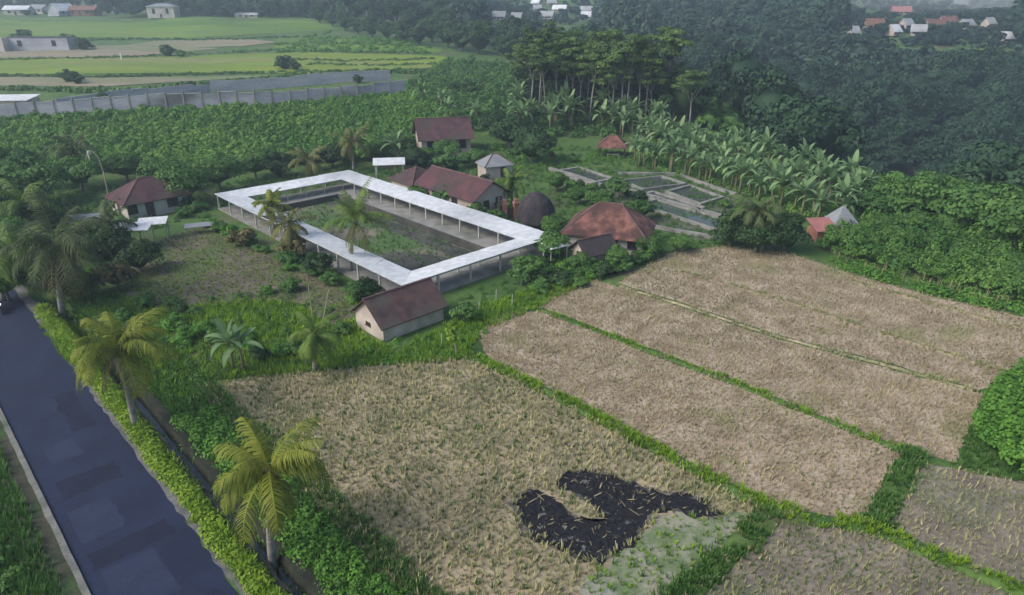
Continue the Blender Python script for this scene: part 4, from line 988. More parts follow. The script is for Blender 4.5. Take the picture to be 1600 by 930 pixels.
M['stem'] = surf('banana_stem', (0.16, 0.17, 0.09), (0.22, 0.16, 0.10), 1.5, 0.8, fine=0.2)
b = T(366, 580); root = empty('banana_plant', tuple(b)); tag(root, 'banana plant with pale upright leaf at the edge of the brown stubble', 'banana plant')
for k, (dx, H) in enumerate(((0, 2.3), (0.7, 1.9))):
    m = MB(); m.tube([(dx, 0, 0), (dx, 0, H)], [0.14, 0.07], 7); m.build('stem', M['stem'], root, smooth=True)
    for v, f, t in banana_parts(5 + k, H=H, nl=8, L=2.1, wd=0.55): mk('leaf', v + (dx, 0, 0), f, M['f_banana'], t, root)
protos = [banana_proto(20 + k, H=2.0 + 0.3 * k, nl=11 + k, L=2.2, wd=0.55) for k in range(4)]
used = set()
def place(proto, loc, rot, sc, label, cat, group=None):
    if proto.name not in used: used.add(proto.name); o = proto
    else: o = copy_tree(proto)
    o.location = loc; o.rotation_euler = (0, 0, rot); o.scale = (sc, sc, sc) if not isinstance(sc, tuple) else sc
    for k in ('label', 'category', 'group'):
        if k in o: del o[k]
    tag(o, label, cat, group); return o
ORDN = 'first second third fourth fifth sixth seventh eighth ninth tenth eleventh twelfth thirteenth fourteenth fifteenth sixteenth seventeenth eighteenth nineteenth twentieth'.split()
def nth(k): return ORDN[k] if k < 20 else 'twenty ' + ORDN[k - 20] if k < 29 else 'far right'
rs = np.random.RandomState(4)
rows = [[(985, 262), (1060, 278), (1130, 292), (1200, 318), (1280, 345), (1330, 352)], [(1000, 245), (1060, 258), (1130, 272), (1200, 292), (1290, 318), (1345, 338)], [(1000, 232), (1070, 243), (1150, 258), (1230, 278), (1300, 300), (1350, 325)]]
for j, row in enumerate(rows):
    P = np.array([G(a, b) for a, b in row]); d = np.r_[0, np.cumsum(np.linalg.norm(np.diff(P, axis=0), axis=1))]
    for ks, s in enumerate(np.arange(0, d[-1], 1.4)):
        x, y = np.interp(s, d, P[:, 0]) + rs.uniform(-.6, .6), np.interp(s, d, P[:, 1]) + rs.uniform(-.6, .6)
        lab = nth(ks) + ' banana plant from the left ' + ('in the front row beside the ponds', 'in the middle row behind the ponds', 'in the back row on the rim')[j]
        place(protos[rs.randint(4)], (x, y, float(hgt(x, y))), rs.uniform(0, 6.28), rs.uniform(0.95, 1.35), lab, 'banana plant', 'banana plants in the row beside the ponds')
for k in range(34):
    a, bb = rs.uniform(800, 1040), rs.uniform(186, 214); p = T(a, bb)
    place(protos[rs.randint(4)], tuple(p), rs.uniform(0, 6.28), rs.uniform(1.0, 1.7), 'banana plant at the foot of the tall pale trunked grove', 'banana plant', 'banana plants at the foot of the grove')
for k, (a, bb, lab) in enumerate(((755, 405, ''), (700, 195, 'banana plant behind the cream house'), (620, 262, 'banana plant behind the white kiosk'), (660, 172, 'tall banana plant with pale leaf beyond the cream house'), (745, 195, 'banana plant right of the cream house'), (690, 178, 'second banana plant beyond the cream house'))):
    if not lab: continue
    p = T(a, bb); place(protos[k % 4], tuple(p), k * 1.3, 1.3, lab, 'banana plant')

# ------------------------------------------------------------------ broadleaf trees and shrubs
def tree_proto(name, rx, rz, th, mat, seed, ncl=26, nleaf=1600, leaf=0.5, tr=0.25, limbs=5, bark='bark', lean=0.0, flat=0.0, core=0.62, petals=0):
    root = empty(name, (0, 0, 0)); rs = np.random.RandomState(seed); m = MB(); zc = th + rz * 0.35
    m.tube([(0, 0, -0.3), (lean * 0.3, 0.05, th * 0.5), (lean, 0, th), (lean, 0, zc)], [tr * 1.4, tr, tr * 0.75, tr * 0.4], 8)
    for k in range(limbs):
        a = k * 2.4 + rs.uniform(-0.3, 0.3); r = rx * rs.uniform(0.45, 0.75)
        m.tube([(lean, 0, th * rs.uniform(0.75, 1.0)), (lean + r * 0.5 * math.cos(a), r * 0.5 * math.sin(a), th + rz * 0.15), (lean + r * math.cos(a), r * math.sin(a), zc + rz * rs.uniform(0, 0.3))], [tr * 0.5, tr * 0.35, tr * 0.12], 6)
    m.build('trunk', M[bark], root, smooth=True)
    c = crown(rx, rz, zc, ncl, nleaf, leaf, seed, flat=flat)
    parts = [c]
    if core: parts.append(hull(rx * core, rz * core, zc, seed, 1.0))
    v, f, t = merge(parts); v[:, 0] += lean; mk('crown', v, f, M[mat], t, root)
    if petals:
        k = rs.randint(0, len(c[0]) // 4, petals); C = c[0].reshape(-1, 4, 3)[k].mean(1) * (1.03, 1.03, 1.0) + (lean, 0, 0.08)
        v, f = quads(C, rs.normal(size=(petals, 3)) * 0.4 + (0, -0.4, 1), 0.17, rs, 1.0); mk('flowers', v, f, M['petal'], parent=root)
    return root
tp = {}
def TP(key, **k):
    if key not in tp: tp[key] = tree_proto(**k)
    return tp[key]
round_dk = [tree_proto('broadleaf_tree', 3.0, 2.8, 1.5, 'f_dark', 60 + k, 28, 4200, 0.25, 0.2) for k in range(2)]
mid_t = [tree_proto('broadleaf_tree', 3.0, 2.4, 1.8, 'f_mid', 70 + k, 28, 4000, 0.26, 0.18) for k in range(3)]
bush_m = [tree_proto('leafy_shrub', 1.3, 1.2, 0.3, 'f_mid', 80 + k, 16, 1200, 0.18, 0.08, 4) for k in range(3)]
bush_d = [tree_proto('leafy_shrub', 1.3, 1.2, 0.3, 'f_dark', 90 + k, 16, 1200, 0.18, 0.08, 4) for k in range(2)]
bush_b = [tree_proto('leafy_shrub', 1.3, 1.0, 0.2, 'f_bright', 95 + k, 16, 1200, 0.17, 0.07, 4) for k in range(2)]
bush_br = [tree_proto('dry_shrub', 1.6, 1.2, 0.4, 'f_brown', 98 + k, 14, 700, 0.28, 0.09, 6, core=0.4) for k in range(1)]
frang = [tree_proto('frangipani_tree', 1.9, 1.5, 1.2, 'f_mid', 100 + k, 18, 900, 0.34, 0.14, 6, 'bark_pale', core=0.45, petals=90) for k in range(2)]
grove = [tree_proto('tall_grove_tree', 4.8, 4.8, 11.0, 'f_grove', 110 + k, 30, 4200, 0.28, 0.17, 7, 'bark_pale', lean=(-0.8, 0.6, 0.2)[k], flat=0.8, core=0.35) for k in range(3)]
dark_far = [tree_proto('broadleaf_tree', 6.5, 6.5, 3.0, 'f_dark', 120 + k, 38, 4200, 0.55, 0.4) for k in range(2)]
slim_far = [tree_proto('slender_tree', 4.2, 4.2, 9.0, 'f_forest', 130 + k, 24, 2200, 0.5, 0.3, 5, 'bark_pale', flat=0.5, core=0.4) for k in range(2)]
def at(px, py): return tuple(T(px, py))
def put(proto, px, py, sc, label, cat='tree', group=None, rot=None):
    p = T(px, py); return place(proto, tuple(p), random.uniform(0, 6.28) if rot is None else rot, sc, label, cat, group)
put(round_dk[0], 832, 254, 1.15, 'round dense dark green tree behind the thatched hut')
for k, (a, b_, s_, lab) in enumerate(((668, 258, 0.6, 'leafy tree hiding the left wall of the cream house'), (728, 262, 0.5, 'low tree at the right corner of the cream house'), (655, 318, 0.5, 'leafy tree in front of the low annex'), (740, 345, 0.45, 'small tree against the long cream building'), (775, 352, 0.4, 'small tree before the thick black post'), (870, 368, 0.5, 'leafy tree right of the thatched hut'), (905, 425, 0.42, 'small tree in front of the near black shed'), (960, 418, 0.45, 'small tree in front of the tiled house'), (1010, 400, 0.5, 'leafy tree at the right end of the tiled house'))):
    put(mid_t[k % 3], a, b_, s_, lab)
put(round_dk[1], 797, 232, 1.25, 'big dark tree behind the round tree')
put(round_dk[1], 775, 215, 1.0, 'dark tree right of the cream house')
put(round_dk[0], 640, 265, 0.8, 'dark tree between the white kiosk and the cream house')
put(mid_t[0], 700, 255, 0.75, 'leafy tree in front of the cream house')
put(mid_t[1], 345, 300, 1.1, 'leafy tree over the left corner of the walkway roof')
put(mid_t[2], 300, 318, 1.1, 'leafy tree left of the walkway corner')
put(mid_t[0], 400, 280, 0.9, 'green tree behind the left walkway roof')
put(round_dk[0], 438, 278, 0.8, 'dark green tree behind the left walkway roof')
put(mid_t[1], 620, 240, 0.8, 'green tree at the end of the cassava field')
put(mid_t[2], 70, 320, 1.2, 'pale green tree left of the left house')
put(mid_t[0], 20, 300, 1.3, 'bushy tree at the left edge behind the palms')
put(round_dk[0], 70, 380, 1.0, 'dark tree in front of the left house')
put(mid_t[1], 30, 430, 0.95, 'green tree at the left edge near the road bend')
put(mid_t[2], 15, 470, 0.7, 'bright bushy tree at the left edge over the road end')
put(round_dk[1], 175, 405, 0.75, 'dark brownish tree on the yard in front of the left house')
put(round_dk[1], 222, 425, 0.65, 'dark bushy tree at the left end of the bare yard')
put(bush_br[0], 185, 450, 1.2, 'tangle of dry branches beside the yellow palm', 'shrub')
put(bush_br[0], 380, 385, 1.0, 'dry brown shrub at the walkway foot', 'shrub')
put(bush_br[0], 460, 400, 1.0, 'dry shrub in front of the broken roof', 'shrub')
put(round_dk[0], 575, 470, 0.42, 'small dark tree behind the barn')
put(mid_t[0], 862, 410, 0.65, 'leafy tree at the right corner of the walkway')
put(mid_t[1], 830, 440, 0.55, 'leafy tree in front of the walkway right corner')
put(round_dk[0], 1140, 385, 0.75, 'dark tree at the top corner of the stubble')
put(round_dk[1], 1180, 395, 0.8, 'second dark tree at the top corner of the stubble')
put(round_dk[0], 1225, 392, 0.8, 'dark tree left of the pink lean-to')
put(round_dk[1], 1345, 335, 0.9, 'dark brownish tree at the end of the banana row')
put(mid_t[2], 700, 205, 0.9, 'green tree behind the cream house roof')
put(mid_t[1], 1000, 345, 0.55, 'green tree behind the tiled house')
put(mid_t[0], 935, 330, 0.6, 'bright leafy tree between the thatched hut and the ponds')
put(mid_t[2], 900, 320, 0.5, 'leafy tree left of the tiled roof')
for a, b_, s, lab in ((700, 325, 1.0, 'flowering tree in front of the long maroon roof'), (695, 268, 0.9, 'flowering tree below the cream house'), (245, 318, 0.9, 'white flowering tree behind the left maroon roof'), (965, 310, 0.9, 'white flowering tree beside the ponds'), (725, 505, 0.55, 'low white flowering tree right of the barn'), (815, 445, 0.6, 'white flowering tree at the walkway outer corner'), (790, 335, 0.6, 'small flowering tree beside the brick gateway')):
    put(frang[0 if s > 0.7 else 1], a, b_, s, lab)
for k, (a, b_, s, lab) in enumerate(((130, 300, 1.0, 'green tree behind the left end of the maroon roof'), (200, 285, 0.9, 'green tree behind the left house ridge'), (265, 300, 1.0, 'bushy tree right of the left maroon roof'), (45, 345, 0.9, 'leafy tree at the far left beside the pale palm'), (5, 345, 1.1, 'leafy tree cut by the left edge'), (130, 400, 0.75, 'green tree below the grey awning'), (20, 400, 0.9, 'green tree above the road end'), (60, 450, 0.7, 'bushy tree beside the shaggy palm foot'), (120, 470, 0.6, 'low tree right of the shaggy palm'), (520, 262, 0.8, 'green tree left of the brownish palm'), (590, 255, 0.9, 'green tree right of the brownish palm'), (480, 268, 0.7, 'tree behind the rusty palm'), (560, 470, 0.4, 'small tree touching the left walkway wing'), (500, 430, 0.5, 'small green tree along the left walkway wing'), (660, 300, 0.6, 'tree behind the walkway by the low annex'), (745, 262, 0.6, 'dark tree between the cream house and the blue grey shed'), (870, 300, 0.6, 'green tree behind the thatched hut top'), (1060, 395, 0.4, 'small tree on the stubble edge below the ponds'))):
    put(((mid_t + round_dk)[k % 5]), a, b_, s, lab)
# trees along the valley rim, right
for a, b_, s, lab in ((1400, 345, 1.15, 'rim tree above the gorge left of the broad crowned pair'), (1450, 352, 1.3, 'broad crowned green tree on the gorge rim'), (1510, 372, 1.35, 'second broad crowned green tree on the gorge rim'), (1570, 395, 1.2, 'bushy tree on the gorge rim near the right edge'), (1610, 410, 1.3, 'tree cut by the right edge on the gorge rim'), (1370, 345, 0.8, 'small tree on the rim behind the grey hut'), (1540, 365, 1.1, 'rim tree half hidden behind the broad crowns')):
    put(mid_t[random.randint(0, 2)], a, b_, s, lab)
# tall grove
for k, (a, bb, s) in enumerate(((835, 165, 0.9), (865, 160, 1.0), (895, 158, 1.0), (925, 160, 1.0), (955, 160, 1.05), (985, 163, 1.0), (1015, 168, 1.0), (1045, 180, 1.0), (1070, 190, 0.9), (880, 178, 0.7), (940, 176, 0.75), (1000, 180, 0.75))):
    put(dark_far[k % 2], a, bb, s, nth(k) + ' dark bushy tree from the left behind the grove trunks', 'tree', 'dark trees behind the grove')
rs = np.random.RandomState(12)
for k in range(20):
    a = 832 + k * 11.5 + rs.uniform(-4, 4); bb = rs.uniform(186, 206) - abs(k - 12) * 0.6; p = T(a, bb)
    place(grove[rs.randint(3)], tuple(p), rs.uniform(0, 6.28), rs.uniform(0.72, 1.18) - abs(k - 11) * 0.012, nth(k) + ' tall pale trunked tree from the left in the grove', 'tree', 'tall trees of the grove')
for k, (a, bb, s, lab) in enumerate(((818, 165, 0.75, 'shorter slim tree at the left end of the grove'), (846, 175, 0.8, 'slim tree left in the grove'), (1075, 215, 0.72, 'slim tree at the right end of the grove'))):
    put(grove[k], a, bb, s, lab)
# dark trees beyond the green fields
for k, (a, bb, s, lab) in enumerate(((700, 74, 0.9, 'leftmost dark tree of the mass behind the green fields'), (722, 80, 1.0, 'big dark tree of the mass behind the green fields'), (748, 84, 1.05, 'widest dark tree of the mass behind the green fields'), (772, 78, 0.95, 'dark tree at the right end of the mass'), (735, 62, 1.1, 'tall dark tree at the back of the mass'), (790, 92, 0.8, 'low dark tree before the grove'), (480, 28, 1.0, 'dark tree behind the top green field'), (452, 26, 0.9, 'second dark tree behind the top green field'), (430, 24, 0.9, 'third dark tree behind the top green field'))):
    put(dark_far[k % 2], a, bb, s, lab)
for k, (a, bb, s) in enumerate(((620, 62, 1.0), (662, 62, 0.95), (690, 48, 1.0), (545, 40, 1.0), (575, 48, 1.0), (600, 45, 0.9), (640, 48, 1.0), (520, 34, 0.9))):
    put(slim_far[k % 2], a, bb, s, ('slender pale trunk tree nearest the green terraces' if k == 0 else 'slender pale trunk tree right of the nearest one' if k == 1 else 'slender tree in the row behind the green terraces'), 'tree', None if k < 2 else 'slender trees behind the terraces')
for k, (a, bb, s) in enumerate(((500, 36, 0.8), (520, 42, 0.7), (540, 48, 0.8), (560, 54, 0.7), (582, 58, 0.8), (605, 62, 0.75), (632, 66, 0.8), (655, 70, 0.7), (675, 66, 0.9), (590, 44, 1.0), (640, 50, 1.0), (548, 36, 1.0), (700, 56, 1.1), (668, 44, 1.1), (615, 38, 1.1), (512, 28, 0.9))):
    put(dark_far[k % 2], a, bb, s, nth(k) + ' dark tree of the hazy wood edge above the green terraces', 'tree', 'dark trees of the wood edge')
for k, (a, bb, s) in enumerate(((10, 17, 0.8), (45, 14, 0.8), (78, 15, 0.9), (110, 14, 0.9), (145, 13, 0.8), (185, 17, 0.9), (225, 15, 0.9), (285, 20, 0.9), (310, 22, 0.9), (335, 21, 1.0), (362, 20, 1.0), (405, 20, 1.0))):
    put(dark_far[k % 2], a, bb, s, nth(k) + ' dark tree from the left behind the far left houses', 'tree', 'dark trees behind the far left houses')
# bushes in the far fields
for k, (a, bb, s, lab) in enumerate(((108, 128, 1.7, 'large round bush in the far green field at left'), (122, 131, 1.3, 'smaller bush touching the large round bush'), (262, 88, 1.9, 'wide bush in the middle of the far fields'), (283, 89, 1.4, 'low bush right of the wide field bush'), (446, 108, 1.9, 'pointed bush at the edge of the yellow green field'), (462, 110, 1.3, 'low bush beside the pointed bush'), (732, 104, 1.8, 'bush before the dark tree mass'), (735, 150, 1.6, 'brown tinged bush at the end of the grey wall'), (710, 148, 1.4, 'bush at the end of the grey wall'), (95, 176, 1.0, 'bush growing at the broken short wall'), (300, 140, 1.0, 'bush behind the grey wall'), (165, 160, 1.0, 'bush behind the left part of the grey wall'), (340, 137, 1.0, 'bush on top of the weathered wall'), (560, 130, 1.0, 'bush near the right end of the weathered wall'), (40, 68, 2.6, 'dark bush behind the grey building'), (110, 74, 2.8, 'dark bush at the right end of the grey building'), (130, 78, 2.0, 'low bush beside the grey building'))):
    put((bush_d if k % 3 else bush_m)[k % 2], a, bb, s * 1.1, lab, 'bush')
# shrubs of the settlement
rs = np.random.RandomState(33); n = 0
regs = [([(590, 295), (640, 280), (760, 285), (790, 300), (770, 335), (700, 330)], 18, 'around the long maroon roofed building'), ([(880, 290), (1000, 300), (1030, 350), (960, 330), (880, 330)], 18, 'between the tiled house and the ponds'), ([(850, 395), (890, 420), (960, 415), (1100, 385), (1040, 400), (900, 450), (830, 470)], 34, 'along the top left edge of the stubble'), ([(330, 345), (420, 392), (600, 475), (585, 485), (400, 400), (320, 358)], 22, 'along the outer foot of the left walkway'), ([(260, 330), (310, 310), (330, 330), (290, 360)], 8, 'between the left house and the walkway'), ([(560, 285), (610, 300), (720, 330), (820, 365), (860, 360), (760, 320), (640, 280)], 22, 'between the walkway and the houses'), ([(20, 340), (120, 360), (230, 395), (120, 450), (20, 420)], 26, 'below the left house'), ([(300, 470), (460, 450), (560, 500), (480, 570), (320, 560)], 12, 'on the grass left of the barn'), ([(1130, 320), (1250, 350), (1250, 385), (1150, 375)], 14, 'right of the fish ponds'), ([(640, 240), (760, 235), (900, 235), (900, 262), (760, 275), (640, 270)], 22, 'behind the long maroon roof'), ([(120, 460), (300, 480), (320, 560), (200, 560)], 14, 'behind the yellow palm')]
for poly, cnt, where in regs:
    P = np.array([T(a, b_)[:2] for a, b_ in poly]); got = 0; tries = 0
    while got < cnt and tries < 400:
        tries += 1; x, y = rs.uniform(P[:, 0].min(), P[:, 0].max()), rs.uniform(P[:, 1].min(), P[:, 1].max())
        if not pip(P, np.array([x]), np.array([y]))[0]: continue
        aa, bb2 = (np.array((x, y)) - WS) @ WA, (np.array((x, y)) - WS) @ WB
        if -0.3 < aa < LA + 0.3 and -0.3 < bb2 < LB + 0.3: continue
        kb = rs.randint(4); pr = (bush_m, bush_m, bush_b, bush_d)[kb]
        place(pr[rs.randint(2)], (x, y, float(hgt(x, y))), rs.uniform(0, 6.28), rs.uniform(0.45, 0.85), ('mid green', 'mid green', 'bright green', 'dark green')[kb] + ' leafy shrub ' + where, 'shrub', 'shrubs ' + where); got += 1
for k, (a, b_, s) in enumerate(((1340, 385, 0.5), (1400, 395, 0.6), (1450, 400, 0.5), (1500, 420, 0.6), (1560, 430, 0.55), (1420, 370, 0.6), (1480, 380, 0.65), (1545, 395, 0.6), (1590, 450, 0.55), (1375, 372, 0.5))):
    put(mid_t[k % 3], a, b_, s, nth(k) + ' small tree counted from the hut in the leafy crop at the right', 'tree', 'small trees in the right crop')
# sapling
b = T(715, 556); o = tree_proto('young_tree', 0.75, 1.0, 1.4, 'f_hedge', 150, 10, 420, 0.16, 0.06, 3, 'bark_pale', lean=-0.35, core=0.4); o.location = tuple(b); tag(o, 'thin young tree with yellow green crown right of the barn', 'tree')
# saplings along the grass strip with pale stems
for k, (a, bb) in enumerate(((748, 490), (775, 470), (800, 478), (690, 540))):
    p = T(a, bb); m = MB(); m.tube([(0, 0, 0), (0.05, 0, 1.1)], [0.04, 0.03], 6); tag(m.build('garden_stake', M['post'], loc=tuple(p)), ('short white stake nearest the barn flowers', 'white stake at the walkway foot, middle one', 'white stake farthest right of the barn', 'white stake in the grass below the barn')[k], 'stake')

# ------------------------------------------------------------------ stuff: ground cover, hedge, cassava
g_lush = [tuft(12, 0.55, 0.09, 0.45, s + 60) for s in range(4)]
c_low = [clump(85, 0.6, 0.55, (0.10, 0.13, 0.16, 0.12)[s], s + 5) for s in range(4)]
c_cas = [clump(120, 0.95, 0.85, 0.30, s + 15, 1.2) for s in range(5)]
def PX(pts): return [T(a, b)[:2] for a, b in pts]
def RS(o0, o1, t0, t1): return [RP + RD * t0 + RN * o0, RP + RD * t1 + RN * o0, RP + RD * t1 + RN * o1, RP + RD * t0 + RN * o1]
scatter('hedge', c_low, RS(0.5, 1.72, -25, 42), 0.26, M['f_hedge'], 0.45, 0.95, seed=1, label='yellow green low growth between the road and the ditch', cat='roadside growth')
scatter('grass', g_lush, RS(0.35, 1.75, -25, 42), 0.3, M['f_grass'], 0.5, 1.1, seed=45, label='taller grass blades standing in the yellow green roadside growth', cat='grass', keep=0.6)
scatter('undergrowth', c_low, RS(2.5, 5.0, -25, 16), 0.42, M['f_bright'], 0.6, 1.05, seed=2, label='bright green bushes between the ditch and the brown stubble', cat='undergrowth', keep=0.85)
scatter('grass', g_lush, RS(2.45, 6.5, -25, 42), 0.27, M['f_grassdk'], 0.5, 0.9, seed=3, label='deep green grass along the ditch', cat='grass', keep=0.8)
scatter('grass', g_lush, RS(-13, -5.6, -25, 40), 0.28, M['f_grassdk'], 0.45, 0.9, seed=4, label='green grass left of the road', cat='grass', keep=0.9)
scatter('undergrowth', c_low, RS(-15, -6.8, -25, 40), 0.8, M['f_mid'], 0.6, 1.2, seed=5, label='leafy growth left of the road', cat='undergrowth', keep=0.6)
scatter('grass', g_lush, PX([(60, 510), (200, 470), (420, 430), (560, 480), (560, 520), (620, 550), (745, 480), (870, 440), (960, 425), (845, 480), (750, 520), (735, 562), (560, 575), (400, 590), (300, 600), (330, 640), (240, 620), (130, 600)]), 0.32, M['f_grass'], 0.45, 0.85, seed=6, label='green grass between the settlement and the stubble fields', cat='grass', exclude=[ragged(W1, 3, 0), np.array(YARD)], keep=0.85)
scatter('undergrowth', c_low, PX([(160, 490), (280, 480), (420, 450), (540, 490), (560, 570), (310, 595), (330, 640), (240, 630)]), 0.8, M['f_mid'], 0.4, 0.9, seed=7, label='leafy weeds in the grass left of the barn', cat='undergrowth', keep=0.6)
scatter('undergrowth', c_low, PX([(560, 540), (700, 520), (760, 480), (870, 440), (960, 420), (870, 460), (745, 530), (735, 560), (560, 574)]), 0.6, M['f_bright'], 0.35, 0.75, seed=8, label='bright weeds below the barn and along the stubble edge', cat='undergrowth', keep=0.6)
scatter('dry_grass', t_weed, YARD, 0.45, M['f_brown'], 0.3, 0.7, seed=42, label='dry brownish grass tufts on the rough yard', cat='grass', keep=0.5)
scatter('grass', t_weed, YARD, 0.4, M['f_grass'], 0.3, 0.7, seed=9, label='thin grass on the bare yard', cat='grass', keep=0.75)
scatter('grass', t_weed, inner, 0.5, M['f_grassdk'], 0.5, 1.0, seed=10, label='patchy grass on the courtyard floor', cat='grass', keep=0.4, zoff=0.31)
scatter('undergrowth', c_low, PX([(860, 262), (960, 250), (1070, 272), (1170, 312), (1240, 345), (1240, 380), (1090, 385), (1000, 380), (900, 300)]), 1.1, M['f_mid'], 0.4, 0.9, seed=11, label='weeds on the banks of the fish ponds', cat='undergrowth', keep=0.35)
scatter('undergrowth', c_low, PX([(0, 290), (110, 285), (260, 300), (340, 290), (540, 262), (640, 262), (760, 320), (720, 335), (560, 280), (360, 330), (260, 360), (120, 380), (0, 400)]), 0.9, M['f_mid'], 0.6, 1.2, seed=12, label='leafy undergrowth behind the walkway and round the left house', cat='undergrowth', keep=0.5, exclude=[[wk(-1, -1), wk(LA + 1, -1), wk(LA + 1, LB + 1), wk(-1, LB + 1)]])
scatter('undergrowth', c_low, PX([(640, 235), (800, 225), (920, 230), (1000, 245), (880, 265), (760, 290), (640, 280)]), 0.9, M['f_bright'], 0.5, 1.0, seed=13, label='green growth between the cream house and the red hut', cat='undergrowth', keep=0.6)
cas = PX([(-60, 196), (120, 189), (400, 176), (640, 155), (700, 175), (690, 200), (640, 235), (600, 250), (540, 255), (470, 258), (340, 275), (200, 272), (100, 268), (-60, 285)])
scatter('cassava_plants', c_cas, cas, 1.15, M['f_cassava'], 0.8, 1.25, seed=14, label='dense green cassava field in front of the long grey wall', cat='cassava field', zscale=(0.8, 1.15))
cas2 = [G(a, b_) for a, b_ in ((1275, 392), (1300, 362), (1400, 345), (1500, 360), (1640, 400), (1640, 490), (1560, 470), (1450, 445), (1360, 418))]
scatter('cassava_plants', [clump(130, 0.8, 0.8, 0.17, s + 35, (0.6, 1.3, 0.9, 1.6)[s]) for s in range(4)], cas2, 0.72, M['f_edge'], 0.55, 1.2, seed=15, label='dense leafy crop above the stubble at the right', cat='crop field', zscale=(0.7, 1.45))
# bare stems along the front of that crop
stems = [tuft(7, 1.5, 0.05, 0.35, s + 90) for s in range(3)]
scatter('crop_stems', stems, [G(a, b_) for a, b_ in ((1290, 402), (1360, 418), (1450, 445), (1560, 472), (1640, 492), (1640, 500), (1560, 482), (1450, 455), (1330, 425))], 0.5, M['f_straw'], 0.45, 0.8, seed=16, label='bare pale stems at the front of the right crop', cat='stems', keep=0.45)
scatter('undergrowth', c_low, [G(a, b_) for a, b_ in ((1290, 402), (1360, 418), (1450, 445), (1560, 472), (1640, 492), (1640, 502), (1560, 486), (1450, 458), (1330, 428))], 0.55, M['f_bright'], 0.7, 1.5, seed=29, label='low green growth at the foot of the right crop', cat='undergrowth', keep=0.6)
scatter('grass', g_lush, [G(a, b_) for a, b_ in ((1478, 724), (1505, 650), (1545, 610), (1640, 560), (1700, 600), (1700, 800), (1600, 760))], 0.3, M['f_grassdk'], 0.35, 0.7, seed=40, label='dark grass round the leafy patch at the right edge', cat='grass', keep=0.85, exclude=[np.array(W3), np.array(W4)])
scatter('undergrowth', c_low, PX([(640, 255), (800, 240), (1000, 250), (1180, 320), (1250, 395), (1130, 385), (1040, 398), (930, 445), (840, 470), (700, 505), (690, 480), (860, 400), (820, 350), (640, 290)]), 1.0, M['f_mid'], 0.25, 0.75, seed=41, label='low weeds over the ground of the settlement', cat='undergrowth', keep=0.75, exclude=[[wk(-0.2, -0.2), wk(LA + 0.2, -0.2), wk(LA + 0.2, LB + 0.2), wk(-0.2, LB + 0.2)], [G(a, b_) for a, b_ in F4]])
cas3 = [G(a, b_) for a, b_ in ((1545, 720), (1525, 690), (1530, 650), (1565, 605), (1660, 575), (1760, 620), (1760, 800), (1640, 770))]
scatter('leafy_crop', [clump(120, 0.55, (0.6, 0.9, 0.7, 1.1)[s], 0.15, s + 45, 0.9) for s in range(4)], cas3, 0.5, M['f_bright'], 0.7, 1.2, seed=17, label='tall bright green leafy patch at the right edge of the fields', cat='crop patch')
scatter('undergrowth', c_low, [G(a, b_) for a, b_ in ((985, 262), (1060, 278), (1130, 292), (1200, 318), (1280, 345), (1345, 350), (1345, 325), (1230, 280), (1150, 258), (1000, 232))], 0.8, M['f_edge'], 0.9, 1.7, seed=30, label='growth filling the ground under the banana row', cat='undergrowth', keep=0.7)
scatter('plateau_growth', [clump(90, 1.5, 1.3, 0.36, s + 55, 0.3) for s in range(4)], PX([(640, 160), (640, 130), (700, 100), (800, 104), (850, 150), (1000, 200), (960, 215), (830, 215), (700, 200)]), 1.9, M['f_mid'], 0.6, 1.3, seed=18, label='green growth between the grey wall and the grove', cat='undergrowth', keep=0.9)
scatter('terrace_growth', [clump(40, 1.6, 1.0, 0.6, s + 75, 0.2) for s in range(4)], PX([(430, 84), (480, 60), (640, 62), (700, 90), (790, 112), (700, 116), (690, 84)]), 3.5, M['f_bright'], 0.6, 1.2, seed=19, label='bushy green strips around the upper terraces', cat='undergrowth', keep=0.5)

for k, (y0, hh, pts_) in enumerate(((0, 1.0, [(0, 66), (200, 62), (330, 63), (480, 58), (520, 50)]), (0, 0.8, [(0, 94), (200, 90), (300, 86), (430, 79), (560, 82), (680, 84)]), (0, 0.8, [(0, 119), (160, 121), (330, 116), (500, 113), (680, 109)]), (0, 1.3, [(0, 140), (200, 146), (330, 134), (480, 120), (620, 114), (700, 118)]), (0, 0.8, [(430, 92), (540, 96), (680, 93)]), (0, 0.8, [(480, 101), (600, 103), (690, 100)]), (0, 1.2, [(430, 70), (520, 68), (650, 73)]))):
    xs_ = np.arange(pts_[0][0] - 40 * (pts_[0][0] == 0), pts_[-1][0], 2.6); ys_ = np.interp(xs_, *zip(*pts_)) + R.uniform(-1.2, 1.2, len(xs_)); m_ = R.rand(len(xs_)) < 0.75
    P = np.array([T(a, b_) for a, b_ in zip(xs_[m_], ys_[m_])]); n = len(P)
    V, F, Tn = tile(clump(40, 1.3, 0.9, 0.45, k + 400, 0.1), P, R.uniform(0, 6.28, n), R.uniform(0.35, 1.1, n) * hh, R.rand(n)); tag(mk('hedgerow', V, F, M['f_mid'], Tn), 'low green growth along a terrace edge of the far fields', 'hedgerow', None, 'stuff')

